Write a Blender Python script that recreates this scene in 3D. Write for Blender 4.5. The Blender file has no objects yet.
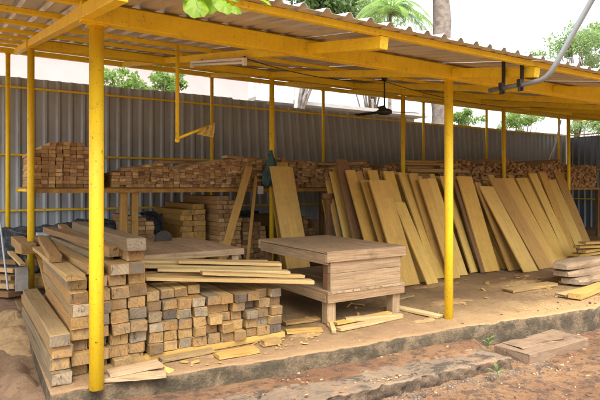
import bpy, bmesh, math, random
import numpy as np
from mathutils import Vector, Matrix, Euler, noise

random.seed(7); RNG = np.random.default_rng(7)
S = bpy.context.scene
COL = S.collection
R = math.radians

# ------------------------------------------------------------------ camera
EYE = 1.6                                   # eye height above the shed floor
YAW = 32.2                                  # camera heading, degrees right of +Y
cam_d = bpy.data.cameras.new('camera'); cam = bpy.data.objects.new('camera', cam_d); COL.objects.link(cam)
cam.location = (0, 0, EYE); cam.rotation_euler = (R(90), 0, -R(YAW))
cam_d.sensor_width = 36; cam_d.lens = 36 * 523 / 600; cam_d.shift_y = -14 / 600
cam_d.clip_start = 0.05; cam_d.clip_end = 2000
S.camera = cam

# ------------------------------------------------------------------ sky and sun
SUN_EL, SUN_AZ = 58, 205                    # azimuth: compass, clockwise from +Y
w = bpy.data.worlds.new('World'); S.world = w; w.use_nodes = True
nt = w.node_tree; bg = nt.nodes['Background']
sky = nt.nodes.new('ShaderNodeTexSky'); sky.sky_type = 'NISHITA'; sky.sun_disc = False
sky.sun_elevation = R(SUN_EL); sky.sun_rotation = R(SUN_AZ)
sky.air_density = 1.0; sky.dust_density = 6.0; sky.ozone_density = 1.0
hs = nt.nodes.new('ShaderNodeHueSaturation'); hs.inputs['Saturation'].default_value = 0.28   # thin white overcast
nt.links.new(sky.outputs[0], hs.inputs['Color']); nt.links.new(hs.outputs[0], bg.inputs[0])
bg.inputs[1].default_value = 0.15
sd = bpy.data.lights.new('sun', 'SUN'); sun = bpy.data.objects.new('sun', sd); COL.objects.link(sun)
sd.energy = 0.95; sd.angle = R(26); sd.color = (1, .97, .93)
az = R(SUN_AZ); el = R(SUN_EL)
dirv = Vector((math.sin(az) * math.cos(el), math.cos(az) * math.cos(el), math.sin(el)))
sun.rotation_euler = (-dirv).to_track_quat('-Z', 'Y').to_euler()
S.view_settings.view_transform = 'Standard'; S.view_settings.look = 'None'
S.view_settings.gamma = 1; S.view_settings.use_curve_mapping = False
S.view_settings.exposure = 2.1

# ------------------------------------------------------------------ helpers: survey of the photograph into world points
SY, CY = math.sin(R(YAW)), math.cos(R(YAW))
def kk(u): return (u - 300) / 523
def on_z(u, v, z=0.0):
    d = (EYE - z) * 523 / (v - 186); k = kk(u)
    return Vector((d * (SY + k * CY), d * (CY - k * SY), z))
def on_y(u, v, Y):
    k = kk(u); d = Y / (CY - k * SY)
    return Vector((d * (SY + k * CY), Y, EYE + (186 - v) / 523 * d))
def on_x(u, v, X):
    k = kk(u); d = X / (SY + k * CY)
    return Vector((X, d * (CY - k * SY), EYE + (186 - v) / 523 * d))
def at_d(u, v, d):
    k = kk(u); return Vector((d * (SY + k * CY), d * (CY - k * SY), EYE + (186 - v) / 523 * d))

# ------------------------------------------------------------------ materials
def mat(name, rough=.8, metal=0.0):
    m = bpy.data.materials.new(name); m.use_nodes = True
    b = m.node_tree.nodes['Principled BSDF']
    b.inputs['Roughness'].default_value = rough; b.inputs['Metallic'].default_value = metal
    b.inputs['Specular IOR Level'].default_value = .3
    return m, m.node_tree, b
def N(t, kind, **kw):
    n = t.nodes.new(kind)
    for k, v in kw.items():
        if k in n.inputs: n.inputs[k].default_value = v
        else: setattr(n, k, v)
    return n
def ramp(t, fac, stops, interp='LINEAR'):
    r = t.nodes.new('ShaderNodeValToRGB'); r.color_ramp.interpolation = interp
    e = r.color_ramp.elements
    while len(e) < len(stops): e.new(.5)
    for i, (p, c) in enumerate(stops):
        e[i].position = p; e[i].color = (c[0], c[1], c[2], 1)
    t.links.new(fac, r.inputs[0]); return r.outputs[0]
def mix(t, fac, a, b, mode='MIX'):
    m = t.nodes.new('ShaderNodeMix'); m.data_type = 'RGBA'; m.blend_type = mode
    for sock, v in ((m.inputs['Factor'], fac), (m.inputs['A'], a), (m.inputs['B'], b)):
        if isinstance(v, (int, float)): sock.default_value = v
        elif isinstance(v, tuple): sock.default_value = (v[0], v[1], v[2], 1)
        else: t.links.new(v, sock)
    return m.outputs['Result']
def math_(t, op, a, b=0.0, clamp=False):
    m = t.nodes.new('ShaderNodeMath'); m.operation = op; m.use_clamp = clamp
    for i, v in enumerate((a, b)):
        if isinstance(v, (int, float)): m.inputs[i].default_value = v
        else: t.links.new(v, m.inputs[i])
    return m.outputs[0]
def noise_(t, vec, scale, detail=4, rough=.55, dist=0):
    n = N(t, 'ShaderNodeTexNoise', Scale=scale, Detail=detail, Roughness=rough, Distortion=dist)
    if vec is not None: t.links.new(vec, n.inputs['Vector'])
    return n.outputs['Fac']
def mapped(t, vec, sc):
    m = N(t, 'ShaderNodeMapping'); m.inputs['Scale'].default_value = sc
    t.links.new(vec, m.inputs['Vector']); return m.outputs[0]
def bump(t, b, h, strength=.3, dist=.01):
    n = N(t, 'ShaderNodeBump', Strength=strength, Distance=dist)
    t.links.new(h, n.inputs['Height']); t.links.new(n.outputs[0], b.inputs['Normal'])
def smooth_fac(t, v, lo, hi):
    m = t.nodes.new('ShaderNodeMapRange'); m.interpolation_type = 'SMOOTHSTEP'
    t.links.new(v, m.inputs['Value']); m.inputs['From Min'].default_value = lo; m.inputs['From Max'].default_value = hi
    return m.outputs[0]

def wood(name, stops, end_stops=None, rough=.75, dirt=.35, grain=.55, knots=True):
    """sawn timber; the grain runs along the object's own Y axis"""
    m, t, b = mat(name, rough)
    tc = N(t, 'ShaderNodeTexCoord'); oi = N(t, 'ShaderNodeObjectInfo')
    rnd = oi.outputs['Random']
    off = N(t, 'ShaderNodeCombineXYZ')
    t.links.new(math_(t, 'MULTIPLY', rnd, 37.0), off.inputs[0]); t.links.new(math_(t, 'MULTIPLY', rnd, 91.0), off.inputs[1])
    t.links.new(math_(t, 'MULTIPLY', rnd, 13.0), off.inputs[2])
    add = N(t, 'ShaderNodeVectorMath', operation='ADD'); t.links.new(tc.outputs['Object'], add.inputs[0]); t.links.new(off.outputs[0], add.inputs[1])
    v = add.outputs[0]
    base = ramp(t, rnd, stops)
    g = noise_(t, mapped(t, v, (38, 1.3, 38)), 1.6, 6, .65, .6)
    g2 = noise_(t, mapped(t, v, (9, .7, 9)), 1.3, 3, .5, 1.2)
    fac = smooth_fac(t, g, .3, .7)
    c = mix(t, math_(t, 'MULTIPLY', fac, grain), base, mix(t, 1.0, base, (.50, .40, .30), 'MULTIPLY'))
    c = mix(t, math_(t, 'MULTIPLY', smooth_fac(t, g2, .45, .75), .45), c, mix(t, 1.0, base, (1.25, 1.15, 1.0), 'MULTIPLY'))
    d = noise_(t, v, 5.0, 6, .7)
    c = mix(t, math_(t, 'MULTIPLY', smooth_fac(t, d, .50, .74), dirt), c, mix(t, 1.0, base, (.30, .27, .24), 'MULTIPLY'))
    vo = N(t, 'ShaderNodeTexVoronoi', Scale=1.0); t.links.new(mapped(t, v, (7, 2.6, 7)), vo.inputs['Vector'])
    c = mix(t, math_(t, 'MULTIPLY', math_(t, 'MULTIPLY', smooth_fac(t, vo.outputs['Distance'], .13, .05), smooth_fac(t, noise_(t, v, 2.7, 2, .5), .55, .62)), .8), c, mix(t, 1.0, base, (.28, .20, .15), 'MULTIPLY'))   # knots
    sw = N(t, 'ShaderNodeTexWave', wave_type='BANDS', Scale=14.0, Distortion=1.5, Detail=2.0); sw.bands_direction = 'Y'
    t.links.new(v, sw.inputs['Vector'])
    c = mix(t, math_(t, 'MULTIPLY', sw.outputs['Fac'], .10), c, mix(t, 1.0, base, (.4, .35, .3), 'MULTIPLY'))   # saw marks
    fine = noise_(t, mapped(t, v, (160, 5, 160)), 1.5, 3, .6)
    c = mix(t, math_(t, 'MULTIPLY', smooth_fac(t, fine, .5, .7), .35), c, mix(t, 1.0, base, (.42, .36, .3), 'MULTIPLY'))
    # end grain
    eb = ramp(t, math_(t, 'FRACT', math_(t, 'MULTIPLY', rnd, 7.31)), end_stops or stops)
    rg = N(t, 'ShaderNodeTexWave', wave_type='RINGS', Scale=11.0, Distortion=2.5, Detail=2.0)
    rg.rings_direction = 'Y'; rg.inputs['Detail Scale'].default_value = 2.0
    rv = N(t, 'ShaderNodeVectorMath', operation='ADD'); t.links.new(tc.outputs['Object'], rv.inputs[0])
    ro = N(t, 'ShaderNodeCombineXYZ')
    t.links.new(math_(t, 'SUBTRACT', math_(t, 'MULTIPLY', math_(t, 'FRACT', math_(t, 'MULTIPLY', rnd, 17.3)), .3), .15), ro.inputs[0])
    t.links.new(math_(t, 'MULTIPLY', math_(t, 'FRACT', math_(t, 'MULTIPLY', rnd, 41.7)), .16), ro.inputs[2])
    t.links.new(ro.outputs[0], rv.inputs[1]); t.links.new(rv.outputs[0], rg.inputs['Vector'])
    cm = N(t, 'ShaderNodeVectorMath', operation='MULTIPLY'); t.links.new(add.outputs[0], cm.inputs[0]); cm.inputs[1].default_value = (1, 0, 1)
    e = mix(t, math_(t, 'MULTIPLY', rg.outputs['Fac'], .32), eb, mix(t, 1.0, eb, (.55, .45, .38), 'MULTIPLY'))
    e = mix(t, math_(t, 'MULTIPLY', smooth_fac(t, noise_(t, v, 22.0, 5, .7), .48, .75), .6), e, mix(t, 1.0, eb, (.38, .33, .30), 'MULTIPLY'))
    e = mix(t, math_(t, 'MULTIPLY', smooth_fac(t, noise_(t, v, 7.0, 5, .7), .48, .64), .62), e, (.13, .10, .07))
    ck = noise_(t, mapped(t, v, (30, 1, 7)), 1.0, 4, .6, 2.0)
    e = mix(t, math_(t, 'MULTIPLY', smooth_fac(t, ck, .60, .645), .8), e, (.03, .022, .016))      # drying cracks
    sp = N(t, 'ShaderNodeSeparateXYZ'); t.links.new(tc.outputs['Normal'], sp.inputs[0])
    ef = math_(t, 'GREATER_THAN', math_(t, 'ABSOLUTE', sp.outputs[1]), .8)
    t.links.new(mix(t, ef, c, e), b.inputs['Base Color'])
    bump(t, b, math_(t, 'ADD', g, math_(t, 'MULTIPLY', d, .8)), .35, .006)
    return m

T_TAN, T_ORG, T_BRN, T_GRY, T_PALE = (.36, .235, .09), (.35, .20, .065), (.19, .115, .045), (.20, .165, .105), (.43, .305, .13)
M = {}
M['timber'] = wood('sawn_timber', [(0, T_TAN), (.3, T_ORG), (.5, T_PALE), (.7, T_BRN), (.85, T_GRY), (1, T_TAN)],
                   [(0, (.31, .19, .07)), (.18, (.21, .115, .04)), (.36, (.38, .245, .095)), (.5, (.14, .08, .032)), (.62, (.28, .17, .06)), (.72, (.19, .155, .10)), (.84, (.34, .265, .165)), (.93, (.10, .075, .05)), (1, (.055, .047, .038))])
M['batten'] = wood('sawn_batten', [(0, (.48, .32, .15)), (.4, (.42, .27, .12)), (.7, (.58, .41, .20)), (1, (.34, .20, .09))],
                   [(0, (.54, .35, .155)), (.25, (.36, .21, .085)), (.5, (.64, .45, .22)), (.75, (.24, .13, .055)), (1, (.48, .30, .13))])
M['board'] = wood('pale_board', [(0, (.55, .36, .085)), (.3, (.60, .42, .12)), (.55, (.50, .31, .07)), (.8, (.57, .39, .12)), (1, (.47, .28, .065))], dirt=.25, grain=.4)
M['yellow_plank'] = wood('fresh_plank', [(0, (.50, .36, .15)), (.35, (.56, .43, .21)), (.7, (.42, .28, .11)), (1, (.47, .33, .14))], dirt=.12, grain=.35)
M['dark_wood'] = wood('dark_timber', [(0, (.17, .095, .045)), (1, (.22, .125, .055))])
M['grey_wood'] = wood('weathered_timber', [(0, (.40, .285, .17)), (.5, (.43, .32, .195)), (1, (.33, .225, .125))], dirt=.5, grain=.85)
M['old_wood'] = wood('old_brown_wood', [(0, (.16, .105, .065)), (1, (.22, .155, .10))], dirt=.7, grain=.55, rough=.95)
M['slab_wood'] = wood('pale_slab_wood', [(0, (.33, .25, .16)), (1, (.38, .28, .18))], dirt=.6, grain=.7)
M['mid_wood'] = wood('brown_timber', [(0, (.40, .24, .075)), (.6, (.50, .32, .09)), (1, (.45, .275, .08))])

def paint():
    m, t, b = mat('yellow_paint', .48)
    tc = N(t, 'ShaderNodeTexCoord'); v = tc.outputs['Object']
    a = noise_(t, v, 3.0, 5, .6); f = noise_(t, v, 40.0, 4, .7)
    c = mix(t, smooth_fac(t, a, .35, .7), (.82, .58, .022), (.76, .50, .022))
    stre = noise_(t, mapped(t, v, (16, 16, 1.4)), 1.5, 6, .7)
    c = mix(t, math_(t, 'MULTIPLY', smooth_fac(t, stre, .52, .72), .35), c, (.44, .26, .04))
    g3 = noise_(t, v, 7.0, 8, .75)
    c = mix(t, math_(t, 'MULTIPLY', smooth_fac(t, g3, .57, .68), .4), c, (.34, .19, .04))
    c = mix(t, math_(t, 'MULTIPLY', smooth_fac(t, f, .62, .66), .85), c, (.13, .06, .03))
    w2 = noise_(t, v, 90.0, 3, .7)
    c = mix(t, math_(t, 'MULTIPLY', smooth_fac(t, w2, .66, .70), .6), c, (.70, .62, .45))
    t.links.new(c, b.inputs['Base Color']); bump(t, b, f, .12, .003)
    return m
M['paint'] = paint()
def plain_(name):
    m, t, b = mat(name, .6); tc = N(t, 'ShaderNodeTexCoord')
    n = noise_(t, tc.outputs['Object'], 6, 6, .7)
    t.links.new(mix(t, smooth_fac(t, n, .35, .65), (.42, .23, .035), (.22, .11, .04)), b.inputs['Base Color']); return m
M['rust_paint'] = plain_('rusty_orange_paint')
def sheet(name, c1, c2, c3, rough, metal, sc=(1, 1, 1)):
    m, t, b = mat(name, rough, metal)
    tc = N(t, 'ShaderNodeTexCoord'); v = mapped(t, tc.outputs['Object'], sc)
    c = mix(t, smooth_fac(t, noise_(t, v, .9, 5, .6), .35, .7), c1, c2)
    st = noise_(t, mapped(t, tc.outputs['Object'], (sc[0] * 7, sc[1] * 2.0, sc[2] * .6)), 1.5, 5, .65)
    c = mix(t, math_(t, 'MULTIPLY', smooth_fac(t, st, .5, .75), .6), c, c3)
    t.links.new(c, b.inputs['Base Color'])
    rr = noise_(t, v, 3.0, 4, .6)
    t.links.new(math_(t, 'ADD', math_(t, 'MULTIPLY', rr, .25), rough - .12), b.inputs['Roughness'])
    return m
M['roof'] = sheet('galvanised_roof', (.62, .62, .62), (.46, .44, .42), (.26, .19, .145), .36, .4)
M['fence'] = sheet('galvanised_fence', (.37, .425, .48), (.31, .345, .375), (.22, .19, .165), .55, .3)
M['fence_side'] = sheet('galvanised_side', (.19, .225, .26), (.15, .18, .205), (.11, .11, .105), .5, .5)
M['grey_pipe'] = sheet('galvanised_pipe', (.27, .30, .31), (.21, .23, .24), (.16, .15, .13), .4, .5)
def plain(name, c, rough=.7, var=.35, sc=8, metal=0, bmp=.2, c2=None):
    m, t, b = mat(name, rough, metal)
    tc = N(t, 'ShaderNodeTexCoord'); v = tc.outputs['Object']
    n = noise_(t, v, sc, 6, .65)
    d = c2 or tuple(x * (1 - var) for x in c)
    t.links.new(mix(t, smooth_fac(t, n, .35, .68), c, d), b.inputs['Base Color'])
    bump(t, b, n, bmp, .01); return m
M['black'] = plain('black_metal', (.03, .026, .024), .4, .3)
M['white_plastic'] = plain('white_plastic', (.72, .71, .68), .4, .12)
M['steel'] = plain('saw_steel', (.07, .065, .06), .35, .4, 20, .6)
M['tarp'] = plain('black_tarp', (.018, .022, .028), .45, .6, 16, 0, .8, (.09, .105, .12))
M['teal_cloth'] = plain('teal_cloth', (.075, .15, .14), .95, .4, 12, 0, .5)
M['yellow_cloth'] = plain('yellow_cloth', (.62, .45, .14), .95, .4, 12, 0, .5)
M['wall_pink'] = plain('pale_pink_render', (.32, .27, .26), .9, .07, 1.2)
M['wall_white'] = plain('white_render', (.36, .355, .335), .9, .1, 1.2)
M['dark_glass'] = plain('dark_window', (.03, .035, .04), .15, .2)
M['bark'] = plain('grey_bark', (.17, .14, .115), .95, .5, 5, 0, .9)
M['pale_bark'] = plain('pale_bark', (.48, .45, .41), .95, .5, 4, 0, .6)
M['leaf_stem'] = plain('green_stem', (.10, .16, .05), .7, .3)
M['block'] = plain('pale_concrete_block', (.27, .25, .22), .9, .3, 9)
M['blue_plastic'] = plain('pale_blue_plastic', (.45, .55, .60), .5, .2)
M['paper'] = plain('white_paper', (.7, .68, .62), .9, .15)

def leafmat(name, c, c2, trans=.4):
    m, t, b = mat(name, .5)
    g = N(t, 'ShaderNodeNewGeometry')
    n = noise_(t, g.outputs['Position'], .7, 3, .6)
    r = g.outputs['Random Per Island']
    col = mix(t, math_(t, 'ADD', math_(t, 'MULTIPLY', r, .6), math_(t, 'MULTIPLY', n, .4)), c, c2)
    t.links.new(col, b.inputs['Base Color'])
    tr = N(t, 'ShaderNodeBsdfTranslucent'); t.links.new(mix(t, 1.0, col, (1.3, 1.6, .6), 'MULTIPLY'), tr.inputs['Color'])
    mx = N(t, 'ShaderNodeMixShader'); mx.inputs[0].default_value = trans
    t.links.new(b.outputs[0], mx.inputs[1]); t.links.new(tr.outputs[0], mx.inputs[2])
    t.links.new(mx.outputs[0], t.nodes['Material Output'].inputs['Surface']); return m
M['leaf_dark'] = leafmat('foliage_dark', (.06, .105, .04), (.12, .18, .07))
M['leaf_hazed'] = leafmat('foliage_hazed', (.15, .22, .12), (.24, .30, .18), .5)  # light green, paled further: bright haze painted into the leaf colour
M['leaf_bright'] = leafmat('foliage_bright', (.12, .18, .06), (.20, .27, .10), .5)
M['leaf_young'] = leafmat('young_leaf', (.17, .27, .02), (.22, .32, .03), .6)

def soil():
    m, t, b = mat('red_soil', .95)
    g = N(t, 'ShaderNodeNewGeometry'); P = g.outputs['Position']
    n1 = noise_(t, P, .9, 6, .6); n2 = noise_(t, P, 9, 7, .7); n3 = noise_(t, P, 45, 5, .7)
    c = mix(t, smooth_fac(t, n1, .35, .65), (.215, .105, .05), (.31, .17, .08))
    ps = N(t, 'ShaderNodeSeparateXYZ'); t.links.new(P, ps.inputs[0])
    lf = smooth_fac(t, math_(t, 'ADD', ps.outputs[0], math_(t, 'MULTIPLY', math_(t, 'SUBTRACT', n1, .5), 1.5)), .75, .35)
    c = mix(t, lf, c, (.34, .21, .12))                       # dry orange earth along the left side
    c = mix(t, math_(t, 'MULTIPLY', smooth_fac(t, n2, .46, .60), .8), c, (.085, .055, .038))
    n4 = noise_(t, P, 24, 8, .8)
    c = mix(t, math_(t, 'MULTIPLY', smooth_fac(t, n4, .54, .64), .7), c, (.055, .04, .028))
    n5 = noise_(t, mapped(t, P, (1, 1.4, 1)), 34, 8, .8, .4)
    c = mix(t, math_(t, 'MULTIPLY', smooth_fac(t, n5, .57, .68), .45), c, (.38, .25, .14))
    c = mix(t, math_(t, 'MULTIPLY', smooth_fac(t, n3, .60, .70), .5), c, (.40, .31, .22))
    c = mix(t, math_(t, 'MULTIPLY', lf, .6), c, (.36, .225, .125))
    t.links.new(c, b.inputs['Base Color'])
    bump(t, b, math_(t, 'ADD', n2, math_(t, 'ADD', math_(t, 'MULTIPLY', n3, .4), math_(t, 'MULTIPLY', n4, .8))), 1.0, .05); return m
M['soil'] = soil()
def concrete(name, top1, top2, side, sidepale, dust=False):
    m, t, b = mat(name, .92)
    g = N(t, 'ShaderNodeNewGeometry'); P = g.outputs['Position']
    n1 = noise_(t, P, 1.1, 6, .65, .5); n2 = noise_(t, P, 12, 7, .7); n3 = noise_(t, P, 50, 4, .7)
    c = mix(t, smooth_fac(t, n1, .36, .62), top1, top2)
    c = mix(t, math_(t, 'MULTIPLY', smooth_fac(t, n2, .5, .72), .45), c, tuple(x * .55 for x in top1))
    c = mix(t, math_(t, 'MULTIPLY', smooth_fac(t, n3, .62, .72), .4), c, tuple(min(1, x * 1.5) for x in top2))
    if not dust:
        mo = noise_(t, mapped(t, P, (1, 1.6, 1)), 3.4, 7, .75, 1.0)
        c = mix(t, math_(t, 'MULTIPLY', smooth_fac(t, mo, .52, .60), .85), c, (.045, .038, .028))
        c = mix(t, math_(t, 'MULTIPLY', smooth_fac(t, noise_(t, P, 2.3, 7, .75), .54, .64), .8), c, (.25, .14, .08))
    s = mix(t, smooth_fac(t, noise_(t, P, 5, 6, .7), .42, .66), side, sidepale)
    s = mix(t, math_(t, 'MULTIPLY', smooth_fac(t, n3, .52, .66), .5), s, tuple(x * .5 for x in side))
    sp = N(t, 'ShaderNodeSeparateXYZ'); t.links.new(g.outputs['Normal'], sp.inputs[0])
    if dust:
        n6 = noise_(t, P, 17, 8, .8)
        c = mix(t, math_(t, 'MULTIPLY', smooth_fac(t, n6, .53, .63), .55), c, (.11, .066, .034))
        c = mix(t, math_(t, 'MULTIPLY', smooth_fac(t, noise_(t, P, 2.6, 8, .75, .6), .50, .60), .5), c, (.15, .09, .045))
        ps = N(t, 'ShaderNodeSeparateXYZ'); t.links.new(P, ps.inputs[0])
        wob = math_(t, 'MULTIPLY', math_(t, 'SUBTRACT', noise_(t, P, 1.6, 6, .7), .5), 2.2)
        fy = smooth_fac(t, math_(t, 'ADD', math_(t, 'ADD', ps.outputs[1], math_(t, 'MULTIPLY', ps.outputs[0], .098)), wob), 5.25, 4.7)
        fx = smooth_fac(t, math_(t, 'ADD', ps.outputs[0], wob), 3.5, 6.5)
        c = mix(t, math_(t, 'MULTIPLY', fy, .6), c, mix(t, fx, (.29, .175, .09), (.38, .25, .11)))
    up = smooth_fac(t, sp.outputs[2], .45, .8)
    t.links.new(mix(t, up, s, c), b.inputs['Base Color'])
    bump(t, b, math_(t, 'ADD', math_(t, 'ADD', n2, math_(t, 'MULTIPLY', n1, 1.5)), math_(t, 'MULTIPLY', n3, .5)), .9, .035); return m
M['floor'] = concrete('dusty_concrete', (.22, .135, .062), (.31, .20, .092), (.065, .050, .030), (.17, .12, .07), True)
M['kerb'] = concrete('mossy_kerb', (.13, .095, .062), (.20, .14, .09), (.07, .048, .03), (.15, .10, .06))
M['sawdust'] = plain('yellow_sawdust', (.36, .245, .12), 1, .2, 22, 0, 1.0, (.28, .175, .09))
M['drift'] = plain('floor_dust', (.32, .20, .085), 1, .2, 18, 0, 1.0, (.22, .135, .06))
M['gravel'] = plain('pale_gravel', (.20, .165, .13), .9, .5, 12)

# ------------------------------------------------------------------ object helpers
def link(o, parent=None):
    COL.objects.link(o)
    if parent is not None: o.parent = parent
    return o
def tag(o, label=None, cat=None, group=None, kind=None):
    if label: o['label'] = label
    if cat: o['category'] = cat
    if group: o['group'] = group
    if kind: o['kind'] = kind
    return o
def thing(name, label, cat, loc=(0, 0, 0), rz=0, group=None):
    o = bpy.data.objects.new(name, None); o.empty_display_size = .2
    o.location = loc; o.rotation_euler = (0, 0, rz); link(o)
    return tag(o, label, cat, group)
class MB:
    """collects shapes into one mesh"""
    def __init__(s): s.v = []; s.f = []
    def add(s, vs, fs):
        n = len(s.v); s.v += [tuple(p) for p in vs]; s.f += [tuple(i + n for i in f) for f in fs]; return s
    def box(s, c, size, mtx=None):
        x, y, z = [q / 2 for q in size]; c = Vector(c)
        vs = [Vector((a, b_, d)) for d in (-z, z) for b_ in (-y, y) for a in (-x, x)]
        if mtx is not None: vs = [mtx @ p for p in vs]
        return s.add([p + c for p in vs], [(0, 2, 3, 1), (4, 5, 7, 6), (0, 1, 5, 4), (2, 6, 7, 3), (0, 4, 6, 2), (1, 3, 7, 5)])
    def tube(s, pts, r, n=10, caps=True):
        pts = [Vector(p) for p in pts]; rs = r if isinstance(r, (list, tuple)) else [r] * len(pts)
        base = len(s.v); up = Vector((0, 0, 1))
        for i, p in enumerate(pts):
            t = (pts[min(i + 1, len(pts) - 1)] - pts[max(i - 1, 0)]).normalized()
            a = t.cross(up) if abs(t.z) < .95 else t.cross(Vector((1, 0, 0)))
            a.normalize(); b_ = t.cross(a)
            for k in range(n):
                q = 2 * math.pi * k / n; s.v.append(tuple(p + (a * math.cos(q) + b_ * math.sin(q)) * rs[i]))
        for i in range(len(pts) - 1):
            for k in range(n):
                k2 = (k + 1) % n; s.f.append((base + i * n + k, base + i * n + k2, base + (i + 1) * n + k2, base + (i + 1) * n + k))
        if caps:
            s.f.append(tuple(base + k for k in range(n))[::-1]); s.f.append(tuple(base + (len(pts) - 1) * n + k for k in range(n)))
        return s
    def build(s, name, m, parent=None, smooth=False, bevel=0):
        me = bpy.data.meshes.new(name); me.from_pydata(s.v, [], s.f)
        bm = bmesh.new(); bm.from_mesh(me)
        bmesh.ops.recalc_face_normals(bm, faces=bm.faces)
        if bevel: bmesh.ops.bevel(bm, geom=bm.edges, offset=bevel, segments=1, affect='EDGES')
        bm.to_mesh(me); bm.free()
        if smooth: me.polygons.foreach_set('use_smooth', [True] * len(me.polygons))
        me.materials.append(m)
        return link(bpy.data.objects.new(name, me), parent)
_cache = {}
def plank_mesh(w_, l, h, m, rough=.004):
    if m == 'timber': rough = .006
    """box mesh, length along Y, slightly uneven, four variants of each size"""
    key = (round(w_, 3), round(l, 2), round(h, 3), m, random.randrange(4))
    if key in _cache: return _cache[key]
    bm = bmesh.new(); bmesh.ops.create_cube(bm, size=1)
    bmesh.ops.scale(bm, vec=(w_, l, h), verts=bm.verts)
    bmesh.ops.bevel(bm, geom=bm.edges, offset=min(w_, h) * .06, segments=1, affect='EDGES')
    for i in range(3):
        y = l * (i - 1) * .27
        r_ = bmesh.ops.bisect_plane(bm, geom=bm.verts[:] + bm.edges[:] + bm.faces[:], plane_co=(0, y, 0), plane_no=(0, 1, 0))
    bow = random.uniform(-.5, .5) * min(.012, h * .12)
    for v in bm.verts:
        v.co.x += random.uniform(-rough, rough); v.co.z += random.uniform(-rough, rough) * .6 + bow * (1 - (2 * v.co.y / l) ** 2)
        v.co.y += random.uniform(-rough, rough) * 1.5
    me = bpy.data.meshes.new('plank'); bm.to_mesh(me); bm.free(); me.materials.append(M[m])
    _cache[key] = me; return me
def plank(name, w_, l, h, m, loc, rot=(0, 0, 0), label=None, cat='timber', group=None, parent=None, kind=None, rough=.004):
    o = bpy.data.objects.new(name, plank_mesh(w_, l, h, m, rough)); o.location = loc; o.rotation_euler = rot
    link(o, parent)
    if parent is None: tag(o, label, cat, group, kind)
    return o
def plank_between(name, a, b_, w_, h, m, roll=0, **kw):
    a, b_ = Vector(a), Vector(b_); d = b_ - a
    q = d.to_track_quat('Y', 'Z')
    e = (q @ Euler((0, roll, 0)).to_quaternion()).to_euler()
    return plank(name, w_, d.length, h, m, (a + b_) / 2, e, **kw)
ORD = ['first', 'second', 'third', 'fourth', 'fifth', 'sixth', 'seventh', 'eighth', 'ninth', 'tenth', 'eleventh', 'twelfth',
       'thirteenth', 'fourteenth', 'fifteenth', 'sixteenth', 'seventeenth', 'eighteenth', 'nineteenth', 'twentieth']
def rotz(a): return Matrix.Rotation(a, 3, 'Z')

# ------------------------------------------------------------------ ground
def front_edge(x): return 4.43 - .098 * (x - .6) + .03 * math.sin(x * 1.7) + .012 * math.sin(x * 7.1)
def nz(x, y, s, k=0): return noise.noise(Vector((x * s, y * s, k)))
def sstep(a, b_, x):
    t = min(1, max(0, (x - a) / (b_ - a))); return t * t * (3 - 2 * t)
def soil_z(x, y):
    z = -.29 + .03 * nz(x, y, .8) + .018 * nz(x, y, 3, 4) + .012 * nz(x, y, 9, 7)
    yk = y - .075 * max(0, 4.8 - x)
    if yk > 3.5:                                    # made-up earth between the kerb and the floor slab
        q = .4 * sstep(4.55, 5.1, x); z += .125 * sstep(3.55 + q, 3.75 + q, yk) * (1 - sstep(8.5, 10, x) * .3)
    if x < 2.2: z += .22 * sstep(4.2, 8.5, y) * sstep(2.2, 1.0, x)   # the earth rises along the left side of the slab
    if x < 3.2 and y > 4.6: z = min(z, -.015)
    if y > front_edge(x) + .12 and x > .62: z = min(z, -.22)
    return z
def grid(name, x0, x1, y0, y1, st, zf, m, kind):
    nx = int((x1 - x0) / st) + 1; ny = int((y1 - y0) / st) + 1
    vs = [(x0 + i * st, y0 + j * st, zf(x0 + i * st, y0 + j * st)) for j in range(ny) for i in range(nx)]
    fs = [(j * nx + i, j * nx + i + 1, (j + 1) * nx + i + 1, (j + 1) * nx + i) for j in range(ny - 1) for i in range(nx - 1)]
    me = bpy.data.meshes.new(name); me.from_pydata(vs, [], fs); me.polygons.foreach_set('use_smooth', [True] * len(fs))
    me.materials.append(m); o = link(bpy.data.objects.new(name, me)); o['kind'] = kind; return o
grid('soil', -4, 15, .5, 10, .055, soil_z, M['soil'], 'structure')
def far_z(x, y): return -.42
g = MB(); g.add([(-900, -900, -.42), (900, -900, -.42), (900, 900, -.42), (-900, 900, -.42)], [(0, 1, 2, 3)])
tag(g.build('ground', M['soil']), kind='structure')

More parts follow.
